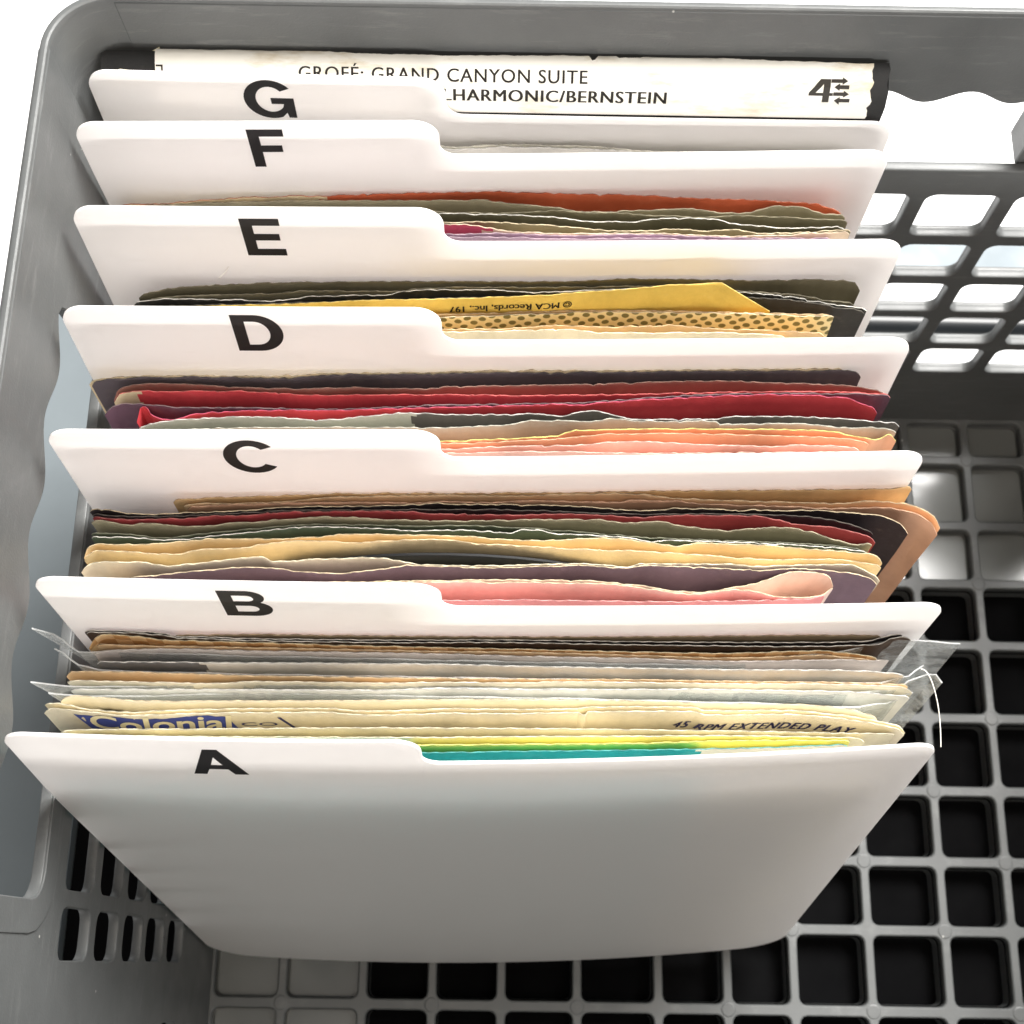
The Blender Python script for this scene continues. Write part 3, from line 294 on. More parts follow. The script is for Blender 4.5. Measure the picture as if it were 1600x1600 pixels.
{"l":"tan paper record sleeve directly behind the D divider","k":"sleeve","z":175,"s":[[[-92.4,-92.0,-89.5,-87.0,-84.5,-82.0,-79.5,-77.0,-74.5,-72.0,-69.5,-67.0,-64.5,-62.0,-59.5,-57.0,-54.73,-54.5,-52.0,-49.5,-47.0,-44.5,-42.0,-39.5,-37.0,-34.5,-32.0,-29.5,-27.0,-25.01,-24.5,-22.0,-19.5,-17.0,-14.5,-12.47,-12.0,-9.5,-7.0,-4.5,-2.0,0.5,1.13,3.0,5.5,8.0,10.5,11.72,13.0,15.5,18.0,20.5,23.0,25.5,28.0,28.38,30.5,33.0,35.5,38.0,38.96,40.5,43.0,45.5,48.0,50.5,51.06,53.0,55.5,58.0,60.5,63.0,64.65],[141.22,141.23,141.28,141.32,141.37,141.41,141.46,141.5,141.55,141.59,141.64,141.68,141.73,141.77,141.82,141.86,141.9,141.91,141.95,142.0,142.04,142.09,142.13,142.18,142.22,142.27,142.31,142.36,142.4,142.44,142.45,142.49,142.52,142.56,142.61,142.66,142.68,142.85,143.1,143.38,143.61,143.74,143.74,143.73,143.69,143.64,143.61,143.6,143.61,143.7,143.86,144.03,144.2,144.34,144.4,144.4,144.32,144.09,143.82,143.62,143.59,143.57,143.54,143.53,143.51,143.48,143.47,143.43,143.34,143.22,143.09,142.96,142.88],122.12,"tan",{}],[[-91.57,-91.0,-88.5,-86.0,-83.5,-81.0,-78.5,-76.0,-73.5,-71.0,-68.5,-66.0,-63.5,-61.0,-58.5,-56.0,-54.68,-53.5,-51.0,-48.5,-46.0,-43.5,-41.0,-38.5,-36.0,-33.5,-31.0,-28.5,-26.0,-24.53,-23.5,-21.0,-18.5,-16.0,-13.5,-11.0,-8.5,-6.0,-3.5,-1.0,1.5,4.0,5.67,6.5,9.0,10.96,11.5,14.0,16.5,19.0,20.78,21.5,24.0,26.5,29.0,31.5,34.0,36.5,39.0,41.5,43.46,44.0,46.5,49.0,51.5,54.0,55.53],[140.41,140.42,140.46,140.51,140.55,140.6,140.64,140.69,140.73,140.78,140.82,140.87,140.91,140.96,141.0,141.05,141.07,141.09,141.13,141.17,141.21,141.25,141.29,141.33,141.38,141.42,141.47,141.52,141.58,141.61,141.64,141.73,141.83,141.96,142.09,142.23,142.36,142.49,142.6,142.7,142.77,142.81,142.82,142.77,142.31,142.08,142.09,142.11,142.17,142.22,142.26,142.27,142.33,142.38,142.44,142.5,142.56,142.6,142.64,142.66,142.67,142.67,142.6,142.47,142.3,142.14,142.05],121.01,"cream_yellow",{}]]},
{"l":"dark purple grey record sleeve, rearmost behind the C divider","k":"sleeve","z":176,"s":[[[-107.4,-107.0,-104.5,-102.0,-101.3,-99.5,-97.0,-94.5,-92.0,-89.5,-87.0,-84.5,-83.55,-82.0,-79.5,-77.0,-74.5,-72.0,-69.5,-67.0,-65.73,-64.5,-62.0,-59.5,-57.0,-54.5,-52.0,-49.5,-49.44,-47.0,-44.5,-42.0,-39.5,-37.0,-34.5,-32.0,-31.61,-29.5,-27.0,-24.5,-22.0,-19.5,-17.0,-14.5,-12.0,-9.5,-9.29,-7.0,-4.5,-2.0,0.5,3.0,5.5,8.0,10.5,11.59,13.0,15.5,18.0,20.5,23.0,25.5,28.0,30.5,33.0,34.0,35.5,38.0,40.5,43.0,45.5,47.46,48.0,50.5,53.0,55.5,58.0,59.41,60.5,63.0,65.5,68.0,68.38],[127.04,127.12,127.73,128.22,128.28,128.39,128.51,128.63,128.72,128.8,128.86,128.91,128.92,128.94,128.96,128.98,128.99,129.01,129.03,129.06,129.07,129.1,129.23,129.41,129.63,129.85,130.04,130.17,130.17,130.26,130.33,130.39,130.45,130.51,130.57,130.64,130.65,130.72,130.81,130.9,131.0,131.1,131.2,131.31,131.37,131.42,131.43,131.47,131.53,131.58,131.63,131.69,131.74,131.8,131.85,131.88,131.91,131.97,132.03,132.09,132.15,132.21,132.28,132.34,132.4,132.43,132.47,132.53,132.6,132.67,132.74,132.79,132.81,132.88,132.95,133.02,133.09,133.13,133.17,133.24,133.31,133.39,133.4],105.91,"cream",{}],[[-106.77,-106.0,-103.5,-101.27,-101.0,-98.5,-96.0,-93.5,-91.0,-88.5,-86.0,-83.52,-83.5,-81.0,-78.5,-76.0,-73.5,-71.0,-68.5,-66.0,-65.7,-63.5,-61.0,-58.5,-56.0,-53.5,-51.0,-49.43,-48.5,-46.0,-43.5,-41.0,-38.5,-36.0,-33.5,-31.59,-31.0,-28.5,-26.0,-23.5,-21.0,-18.5,-16.0,-13.5,-11.0,-9.28,-8.5,-6.0,-3.5,-1.0,1.5,4.0,6.5,9.0,11.5,11.58,14.0,16.5,19.0,21.5,24.0,26.5,29.0,31.5,33.98,34.0,36.5,39.0,41.5,44.0,46.5,47.45,49.0,51.5,54.0,56.5,59.0,59.4,61.5,64.0,66.5,68.36,69.0,71.5,72.46],[126.73,126.92,127.55,127.9,127.92,128.06,128.18,128.28,128.37,128.44,128.5,128.54,128.54,128.57,128.59,128.59,128.59,128.59,128.59,128.59,128.59,128.64,128.81,129.06,129.33,129.54,129.71,129.79,129.83,129.91,129.98,130.01,130.04,130.08,130.12,130.17,130.18,130.25,130.34,130.43,130.53,130.64,130.75,130.86,130.97,131.05,131.06,131.11,131.17,131.22,131.27,131.33,131.38,131.44,131.5,131.5,131.56,131.61,131.67,131.73,131.8,131.86,131.92,131.98,132.05,132.05,132.11,132.18,132.25,132.32,132.38,132.41,132.45,132.52,132.6,132.67,132.74,132.75,132.82,132.89,132.97,133.01,133.02,132.68,132.34],105.65,"purple_grey",{}]]},
{"l":"brown and maroon record sleeve with cream folded left end behind the C divider","k":"sleeve","z":176,"s":[[[-101.32,-101.0,-100.63,-98.5,-97.38,-96.0,-93.5,-91.0,-88.5,-87.81,-86.0,-83.5,-81.0,-78.89,-78.5,-76.0,-73.5,-71.0,-68.5,-66.0,-65.51,-63.5,-61.0,-58.5,-56.0,-53.67,-53.5,-51.0,-48.5,-46.0,-44.8,-43.5,-41.0,-38.5,-36.0,-33.5,-31.0,-29.97,-28.5,-26.0,-25.54,-23.5,-21.0,-18.5,-16.0,-15.16,-13.5,-11.0,-8.5,-6.0,-3.5,-1.0,1.5,4.0,5.62,6.5,9.0,11.5,14.0,16.5,19.0,21.5,24.0,26.5,27.93,29.0,31.5,34.0,36.5,39.0,41.33,41.5,44.0,46.5,49.0,50.25,51.5,54.0,56.5,59.0,59.17,61.5,64.0,66.5,69.0,71.04,71.5,74.0,76.5,77.65],[122.97,123.94,124.74,125.98,126.25,126.41,126.65,126.82,126.9,126.9,126.88,126.79,126.67,126.58,126.56,126.44,126.3,126.16,126.06,126.01,126.01,126.02,126.05,126.1,126.16,126.22,126.22,126.32,126.44,126.52,126.53,126.53,126.52,126.51,126.5,126.48,126.47,126.47,126.6,126.99,127.04,127.17,127.3,127.41,127.51,127.54,127.61,127.69,127.77,127.85,127.92,128.0,128.08,128.17,128.23,128.27,128.39,128.53,128.67,128.83,128.98,129.12,129.26,129.38,129.44,129.48,129.58,129.68,129.76,129.82,129.84,129.84,129.78,129.67,129.55,129.51,129.48,129.44,129.4,129.35,129.34,129.28,129.21,129.13,129.02,128.91,128.87,128.49,127.95,127.73],103.52,"brown_maroon",{}],[[-101.14,-101.0,-99.94,-98.5,-97.23,-96.0,-93.5,-92.05,-91.0,-88.5,-86.0,-83.5,-83.2,-81.0,-78.5,-76.0,-73.5,-71.0,-68.5,-68.41,-66.0,-63.5,-61.0,-58.5,-56.53,-56.0,-53.5,-51.0,-48.5,-46.0,-43.5,-41.0,-38.79,-38.5,-36.0,-33.5,-31.0,-28.5,-26.0,-24.0,-23.5,-21.0,-18.5,-16.0,-13.5,-11.0,-9.19,-8.5,-6.0,-3.5,-1.0,1.5,4.0,5.62,6.5,9.0,11.5,14.0,16.5,19.0,20.44,21.5,24.0,26.5,29.0,31.5,34.0,35.29,36.5,39.0,41.5,44.0,46.5,49.0,50.15,51.5,54.0,56.5,59.0,61.5,64.0,65.01,66.5,69.0,71.5,74.0,76.5,78.94],[122.65,122.79,123.79,124.51,124.8,124.79,124.75,124.73,124.74,124.84,124.96,125.05,125.05,125.07,125.1,125.12,125.14,125.15,125.15,125.15,125.09,124.93,124.75,124.6,124.56,124.56,124.57,124.61,124.66,124.71,124.77,124.83,124.87,124.88,124.92,124.97,125.02,125.07,125.11,125.13,125.14,125.16,125.17,125.18,125.2,125.21,125.23,125.24,125.29,125.36,125.44,125.52,125.6,125.65,125.68,125.75,125.81,125.88,125.95,126.03,126.08,126.11,126.2,126.3,126.4,126.51,126.61,126.66,126.71,126.82,126.93,127.03,127.13,127.21,127.24,127.28,127.34,127.4,127.45,127.49,127.5,127.51,127.5,127.45,127.37,127.28,127.19,127.11],102.09,"red",{"torn":[-999,-96.1,"cream"]}]]},
{"l":"purple record sleeve with red front sheet folded at its left end behind the C divider","k":"sleeve","z":176,"s":[[[-103.15,-103.0,-100.53,-100.5,-98.0,-97.65,-95.5,-93.0,-91.72,-90.5,-88.0,-85.77,-85.5,-83.0,-80.5,-78.0,-76.94,-75.5,-73.0,-70.5,-68.0,-65.5,-63.0,-60.5,-58.0,-55.5,-53.37,-53.0,-50.5,-48.0,-45.5,-43.0,-40.5,-38.0,-35.5,-33.0,-30.5,-28.0,-25.5,-23.92,-23.0,-20.5,-18.0,-15.5,-13.0,-10.5,-8.0,-5.5,-3.0,-0.5,2.0,4.5,5.62,7.0,9.5,12.0,14.5,17.0,19.5,20.43,22.0,24.5,27.0,29.5,32.0,34.5,37.0,39.5,42.0,44.5,45.68,47.0,49.5,52.0,54.5,57.0,59.5,62.0,64.5,65.01,67.0,69.5,72.0,74.5,77.0,78.64],[119.42,119.52,121.06,121.07,121.74,121.75,121.67,121.48,121.38,121.26,120.97,120.84,120.84,120.87,120.93,120.99,121.0,121.01,121.02,121.03,121.03,121.04,121.05,121.06,121.06,121.08,121.09,121.1,121.14,121.21,121.32,121.44,121.58,121.74,121.9,122.06,122.21,122.36,122.49,122.57,122.61,122.71,122.8,122.89,122.98,123.07,123.15,123.24,123.34,123.44,123.55,123.67,123.73,123.81,123.99,124.2,124.43,124.66,124.88,124.95,125.08,125.28,125.49,125.7,125.91,126.11,126.3,126.46,126.57,126.67,126.72,126.77,126.85,126.91,126.97,127.03,127.08,127.11,127.13,127.13,127.11,127.06,126.98,126.88,126.79,126.74],100.53,"purple",{}],[[-95.63,-95.38,-95.13,-95.0,-94.37,-93.13,-92.5,-92.07,-90.22,-90.0,-87.5,-86.97,-85.0,-82.67,-82.5,-80.0,-77.5,-75.39,-75.0,-72.5,-70.0,-68.06,-67.5,-65.0,-62.5,-60.0,-57.5,-55.0,-53.36,-52.5,-50.0,-47.5,-45.0,-42.5,-40.0,-38.63,-37.5,-35.0,-32.5,-30.0,-27.5,-25.0,-23.91,-22.5,-20.0,-17.5,-15.0,-12.5,-10.0,-9.16,-7.5,-5.0,-2.5,-0.3,0.0,2.5,5.0,7.5,7.83,10.0,11.54,12.5,15.0,17.5,20.0,20.42,22.5,25.0,27.5,30.0,32.5,35.0,35.26,37.5,40.0,42.5,45.0,45.67,47.5,50.0,52.5,55.0,57.5,59.01,60.0,62.5,65.0,67.5,67.89,70.0,71.51,72.5,75.0,75.4],[117.81,119.4,120.67,120.85,121.21,120.71,119.64,118.98,118.06,118.05,117.96,117.96,118.39,119.15,119.17,119.56,119.87,120.07,120.1,120.28,120.43,120.52,120.54,120.62,120.67,120.68,120.69,120.7,120.71,120.72,120.77,120.85,120.96,121.09,121.23,121.32,121.39,121.5,121.62,121.75,121.89,122.03,122.09,122.17,122.33,122.44,122.53,122.62,122.7,122.73,122.79,122.88,122.98,123.07,123.08,123.19,123.18,123.13,123.13,123.65,123.78,123.87,124.09,124.32,124.54,124.57,124.74,124.94,125.15,125.36,125.57,125.77,125.79,125.95,126.1,126.21,126.31,126.34,126.4,126.48,126.54,126.54,126.47,126.43,126.41,126.35,126.26,126.13,126.11,125.42,124.73,124.34,123.35,123.19],99.93,"red",{"edge":"pink"}]]},
{"l":"grey and dark charcoal record sleeve with frayed edge behind the C divider","k":"sleeve","z":176,"s":[[[-94.85,-94.0,-91.5,-89.0,-86.95,-86.5,-84.0,-81.5,-79.0,-76.73,-76.5,-74.0,-71.5,-69.0,-67.95,-66.5,-64.0,-61.5,-59.0,-56.5,-54.0,-53.21,-51.5,-49.0,-46.5,-44.42,-44.0,-41.5,-39.0,-36.5,-35.64,-34.0,-31.5,-29.75,-29.0,-26.5,-24.0,-23.85,-21.5,-19.0,-16.5,-14.0,-11.5,-9.12,-9.0,-6.5,-4.7,-4.0,-1.5,1.0,2.67,3.5,6.0,7.09,8.5,10.05,11.0,13.5,16.0,18.5,18.88,21.0,23.5,26.0,28.5,31.0,33.5,36.0,38.04,38.5,39.53,41.0,43.5,46.0,46.92,48.5,51.0,53.5,56.0,58.5,60.2,61.0,63.5,66.0,68.5,71.0,73.43,73.5,76.0,78.5,80.32],[115.92,116.11,116.73,117.31,117.59,117.69,117.94,118.14,118.31,118.46,118.47,118.65,118.81,118.91,118.93,118.91,118.83,118.71,118.57,118.46,118.4,118.39,118.44,118.65,118.94,119.18,119.23,119.58,119.97,120.24,120.29,120.33,120.38,120.39,120.38,120.27,120.18,120.18,120.18,120.21,120.25,120.3,120.37,120.43,120.44,120.7,120.83,120.82,120.63,120.39,120.32,120.42,121.26,121.52,121.66,121.73,121.66,121.08,120.29,119.82,119.81,119.82,119.83,119.86,119.9,119.95,120.01,120.08,120.15,120.26,120.65,120.79,120.99,121.09,121.1,121.1,121.09,121.07,121.06,121.03,121.01,121.0,120.92,120.79,120.62,120.45,120.29,120.29,120.11,119.91,119.77],97.91,"charcoal",{"torn":[-999,-32.7,"grey_green"],"edge":"grey_paper"}],[[-94.04,-94.0,-91.5,-89.0,-86.5,-84.0,-81.5,-79.0,-76.5,-74.0,-71.5,-69.0,-67.75,-66.5,-64.0,-61.5,-59.0,-56.5,-54.0,-51.5,-49.0,-46.5,-44.0,-41.5,-39.0,-38.43,-36.5,-34.0,-31.5,-29.0,-26.5,-25.22,-24.0,-21.5,-19.0,-17.89,-16.5,-14.0,-11.5,-9.09,-9.0,-6.5,-4.69,-4.0,-1.5,1.0,3.5,4.15,6.0,8.5,8.56,11.0,13.5,14.46,16.0,18.5,21.0,23.5,26.0,27.71,28.5,31.0,33.5,33.62,36.0,37.73,38.5,38.73,41.0,43.5,46.0,48.5,51.0,53.5,55.69,56.0,58.5,61.0,63.5,66.0,68.5,68.89,71.0,73.5,76.0,76.27,78.5,79.46],[115.15,115.15,115.26,115.37,115.49,115.6,115.72,115.83,115.94,116.04,116.13,116.2,116.24,116.27,116.32,116.37,116.42,116.46,116.51,116.54,116.58,116.62,116.66,116.7,116.74,116.75,116.78,116.82,116.85,116.9,116.95,116.98,117.02,117.17,117.35,117.42,117.51,117.66,117.83,118.05,118.06,118.75,119.08,119.08,119.08,119.08,119.08,119.08,119.09,119.15,119.15,119.39,119.69,119.73,119.75,119.48,119.44,119.45,119.48,119.51,119.52,119.57,119.63,119.64,119.7,119.76,119.01,118.89,118.91,118.98,119.07,119.17,119.26,119.32,119.34,119.34,119.24,119.03,118.78,118.57,118.47,118.46,118.52,118.66,118.75,118.75,118.39,118.17],96.56,"grey_green",{}]]},
{"l":"orange record sleeve with yellow green top edge behind the C divider","k":"sleeve","z":176,"s":[[[-93.05,-93.0,-90.5,-88.0,-85.5,-83.0,-80.5,-78.0,-75.5,-73.0,-70.5,-68.0,-65.5,-63.0,-60.5,-58.0,-55.5,-53.0,-52.89,-50.5,-48.0,-45.5,-43.0,-40.5,-38.0,-35.5,-33.0,-30.5,-28.0,-25.5,-24.1,-23.0,-20.5,-18.0,-15.5,-14.89,-13.0,-10.5,-9.03,-8.0,-5.5,-3.0,-0.5,1.22,2.0,4.5,5.62,7.0,9.5,12.0,14.43,14.5,17.0,19.5,22.0,24.5,27.0,29.5,32.0,34.5,35.02,37.0,39.5,42.0,44.5,47.0,49.5,49.73,52.0,54.5,57.0,59.5,62.0,62.96,64.5,67.0,68.78,69.5,72.0,74.5,74.58,77.0,77.62,79.32],[112.65,112.65,112.67,112.69,112.72,112.74,112.76,112.78,112.8,112.82,112.84,112.87,112.89,112.91,112.94,112.97,113.0,113.03,113.03,113.07,113.11,113.15,113.2,113.25,113.31,113.37,113.43,113.5,113.57,113.65,113.69,113.73,113.84,113.98,114.13,114.17,114.29,114.47,114.58,114.66,114.82,114.99,115.2,115.39,115.56,116.48,116.73,116.84,117.0,117.11,117.2,117.2,117.28,117.37,117.44,117.51,117.57,117.63,117.67,117.71,117.72,117.74,117.76,117.78,117.8,117.81,117.81,117.81,117.81,117.8,117.79,117.77,117.74,117.73,117.6,117.09,116.72,116.59,116.03,115.72,115.72,116.9,117.04,116.28],94.64,"orange",{"edge":"yellow_green"}],[[-92.99,-92.0,-89.5,-87.0,-84.5,-82.0,-79.5,-77.0,-74.5,-72.0,-69.5,-67.0,-64.5,-62.0,-59.5,-57.0,-54.5,-52.85,-52.0,-49.5,-47.0,-44.5,-42.0,-39.5,-37.0,-34.5,-32.0,-29.5,-27.0,-24.5,-23.64,-22.0,-19.5,-17.0,-14.87,-14.5,-12.0,-9.5,-7.0,-4.5,-2.0,0.5,1.22,3.0,5.5,8.0,10.5,13.0,14.42,15.5,18.0,20.5,23.0,25.5,28.0,30.5,33.0,34.98,35.5,38.0,40.5,43.0,45.5,48.0,49.66,50.5,53.0,55.5,58.0,60.5,63.0,64.33,65.5,68.0,70.5,73.0,73.07],[112.02,112.03,112.05,112.08,112.1,112.12,112.14,112.16,112.18,112.2,112.23,112.25,112.27,112.3,112.33,112.35,112.39,112.41,112.42,112.46,112.5,112.54,112.59,112.64,112.7,112.76,112.83,112.89,112.97,113.04,113.07,113.13,113.26,113.41,113.54,113.56,113.71,113.86,114.01,114.17,114.35,114.54,114.6,114.78,115.11,115.46,115.79,116.02,116.09,116.12,116.19,116.26,116.32,116.36,116.4,116.43,116.45,116.45,116.45,116.45,116.44,116.43,116.42,116.4,116.39,116.38,116.35,116.3,116.24,116.16,116.07,116.02,115.95,115.7,115.38,115.07,115.07],93.98,"orange",{}]]},
{"l":"salmon pink record sleeve directly behind the C divider","k":"sleeve","z":176,"s":[[[-92.14,-92.0,-89.5,-87.0,-84.5,-82.0,-79.5,-77.0,-74.5,-72.0,-69.5,-67.0,-64.5,-62.0,-59.5,-57.0,-54.5,-52.77,-52.0,-49.5,-47.0,-44.5,-42.0,-39.5,-37.0,-34.5,-32.0,-29.5,-27.0,-24.5,-23.6,-22.0,-19.5,-17.77,-17.0,-14.5,-12.0,-9.5,-7.0,-6.08,-4.5,-2.0,0.5,3.0,5.5,8.0,8.54,10.5,11.47,13.0,15.5,18.0,20.27,20.5,23.0,25.5,28.0,30.5,33.0,33.44,35.5,38.0,40.5,43.0,45.5,48.0,49.54,50.5,53.0,55.5,56.89,58.0,60.5,63.0,65.5,68.0,70.5,70.77],[110.79,110.79,110.8,110.81,110.82,110.83,110.85,110.86,110.87,110.88,110.89,110.9,110.92,110.93,110.95,110.97,110.99,111.0,111.01,111.03,111.07,111.1,111.15,111.2,111.26,111.32,111.39,111.46,111.54,111.63,111.66,111.78,112.07,112.23,112.28,112.41,112.52,112.61,112.71,112.75,112.81,112.89,112.97,113.05,113.15,113.28,113.32,113.68,113.84,113.96,114.14,114.26,114.31,114.3,114.27,114.19,114.09,113.99,113.91,113.91,113.87,113.83,113.79,113.76,113.73,113.72,113.71,113.74,113.92,114.11,114.16,114.15,114.09,113.99,113.87,113.74,113.62,113.61],92.78,"salmon",{}],[[-92.04,-92.0,-89.5,-87.0,-84.5,-82.0,-79.5,-77.0,-74.5,-72.0,-69.5,-67.0,-64.5,-62.0,-59.5,-57.0,-54.5,-52.72,-52.0,-49.5,-47.0,-44.5,-42.0,-39.5,-37.0,-34.5,-32.0,-29.5,-27.0,-24.5,-22.11,-22.0,-19.5,-17.0,-14.5,-12.0,-9.5,-7.0,-4.61,-4.5,-2.0,0.5,3.0,5.5,8.0,10.5,13.0,15.5,18.0,20.22,20.5,23.0,25.5,28.0,30.5,33.0,35.5,38.0,40.5,43.0,45.5,48.0,49.47,50.5,53.0,55.5,58.0,60.5,63.0,65.5,68.0,69.98],[109.85,109.85,109.87,109.9,109.92,109.94,109.96,109.98,110.0,110.03,110.05,110.07,110.09,110.12,110.14,110.17,110.2,110.22,110.23,110.26,110.29,110.33,110.37,110.41,110.45,110.49,110.54,110.59,110.64,110.7,110.75,110.75,110.83,110.93,111.04,111.15,111.25,111.33,111.37,111.37,111.39,111.4,111.41,111.42,111.43,111.43,111.44,111.45,111.47,111.48,111.49,111.51,111.55,111.6,111.65,111.71,111.77,111.84,111.91,111.98,112.05,112.11,112.15,112.17,112.23,112.29,112.36,112.42,112.48,112.55,112.61,112.66],91.73,"salmon",{}]]},
{"l":"tan record sleeve with its dog-eared corner showing past the C divider","k":"sleeve","z":172,"s":[[[-86.19,-86.0,-83.5,-81.0,-78.5,-76.0,-74.58,-73.5,-71.0,-68.5,-66.0,-63.5,-61.0,-58.5,-56.0,-55.64,-53.5,-51.0,-48.5,-46.0,-43.5,-41.0,-38.5,-36.0,-35.21,-33.5,-31.0,-28.5,-26.0,-23.5,-21.0,-20.58,-18.5,-16.0,-13.5,-11.0,-8.5,-6.0,-3.5,-1.0,-0.05,1.5,4.0,6.5,9.0,11.5,14.0,16.5,19.0,20.5,21.5,24.0,26.5,29.0,31.5,34.0,35.18,36.5,39.0,41.5,44.0,46.5,49.0,51.5,54.0,56.5,59.0,61.5,64.0,64.58,66.5,69.0,71.5,74.0,76.5,79.0,79.76,81.5,83.36],[99.77,99.78,99.96,100.15,100.33,100.5,100.58,100.64,100.78,100.9,101.01,101.13,101.25,101.37,101.51,101.53,101.66,101.83,101.88,101.93,101.98,102.03,102.08,102.13,102.15,102.18,102.24,102.29,102.35,102.41,102.46,102.47,102.52,102.58,102.65,102.71,102.77,102.84,102.9,102.97,103.0,103.04,103.11,103.18,103.25,103.32,103.4,103.47,103.55,103.59,103.62,103.7,103.78,103.86,103.94,104.03,104.06,104.11,104.19,104.26,104.3,104.35,104.41,104.47,104.53,104.6,104.67,104.74,104.81,104.83,104.88,104.95,105.02,105.11,105.21,105.35,105.4,105.78,105.84],82.61,"tan",{}]]},
{"l":"large tan brown sleeve reaching farthest to the right behind the B divider","k":"sleeve","z":172,"s":[[[-83.9,-83.0,-80.5,-78.0,-75.92,-75.5,-73.0,-70.5,-68.0,-65.5,-63.0,-61.36,-60.5,-58.0,-55.5,-53.0,-52.67,-50.5,-48.0,-45.5,-43.0,-40.5,-39.54,-38.0,-35.5,-33.0,-30.5,-28.0,-25.5,-23.46,-23.0,-20.5,-18.0,-15.5,-13.0,-10.5,-8.82,-8.0,-5.5,-3.0,-0.5,2.0,4.5,5.82,7.0,9.5,12.0,14.5,17.0,17.55,19.5,22.0,24.5,27.0,29.25,29.5,32.0,34.5,37.0,39.5,42.0,42.43,44.5,47.0,49.5,52.0,54.5,57.0,57.06,59.5,62.0,64.37,64.5,67.0,69.5,72.0,74.5,74.68,77.0,79.5,80.5,82.0,84.5,85.51,87.0,87.85,88.99],[98.73,98.78,98.92,99.07,99.17,99.19,99.29,99.37,99.45,99.53,99.64,99.73,99.79,100.1,100.48,100.78,100.8,100.95,101.11,101.24,101.36,101.46,101.49,101.54,101.62,101.7,101.76,101.82,101.88,101.92,101.93,101.98,102.01,102.05,102.09,102.14,102.17,102.19,102.27,102.37,102.48,102.59,102.69,102.73,102.78,102.87,102.96,103.03,103.09,103.09,103.02,102.78,102.47,102.19,102.05,102.04,101.98,101.93,101.89,101.85,101.82,101.81,101.78,101.74,101.71,101.68,101.64,101.6,101.59,101.53,101.45,101.41,101.41,101.54,101.8,102.07,102.2,102.2,102.1,101.82,101.68,101.4,100.63,100.23,99.24,98.42,96.44],81.41,"tan_orange",{}],[[-83.12,-83.0,-80.5,-78.0,-75.5,-73.0,-72.98,-70.5,-68.0,-65.5,-63.0,-60.5,-58.0,-55.51,-55.5,-53.0,-50.5,-48.0,-45.5,-43.0,-40.5,-39.47,-38.0,-35.5,-33.0,-32.17,-30.5,-28.0,-25.5,-23.42,-23.0,-20.5,-18.0,-15.5,-14.64,-13.0,-10.5,-8.0,-5.5,-4.42,-3.0,-0.5,2.0,4.5,5.82,7.0,9.5,12.0,13.13,14.5,17.0,19.5,20.46,22.0,24.5,27.0,29.24,29.5,32.0,34.5,35.08,37.0,39.5,42.0,44.5,47.0,49.5,49.7,52.0,54.5,57.0,59.5,62.0,64.3,64.5,67.0,69.5,72.0,74.5,74.57,77.0,79.5,82.0,82.55,84.5,86.31,87.0,88.13],[98.12,98.13,98.34,98.56,98.76,98.91,98.91,98.99,99.07,99.15,99.26,99.37,99.44,99.52,99.52,99.6,99.69,99.78,99.85,99.91,99.94,99.95,99.94,99.93,99.92,99.92,99.98,100.2,100.44,100.53,100.53,100.49,100.42,100.37,100.37,100.41,100.6,100.83,100.99,101.01,101.0,100.97,100.93,100.89,100.87,100.87,100.85,100.85,100.84,100.9,101.16,101.41,101.43,101.43,101.43,101.43,101.43,101.43,101.21,100.94,100.91,100.87,100.83,100.8,100.77,100.74,100.7,100.7,100.63,100.52,100.4,100.28,100.2,100.17,100.17,100.26,100.42,100.58,100.66,100.66,100.55,100.25,99.82,99.71,98.85,97.47,96.65,94.9],80.32,"tan_salmon",{}]]},
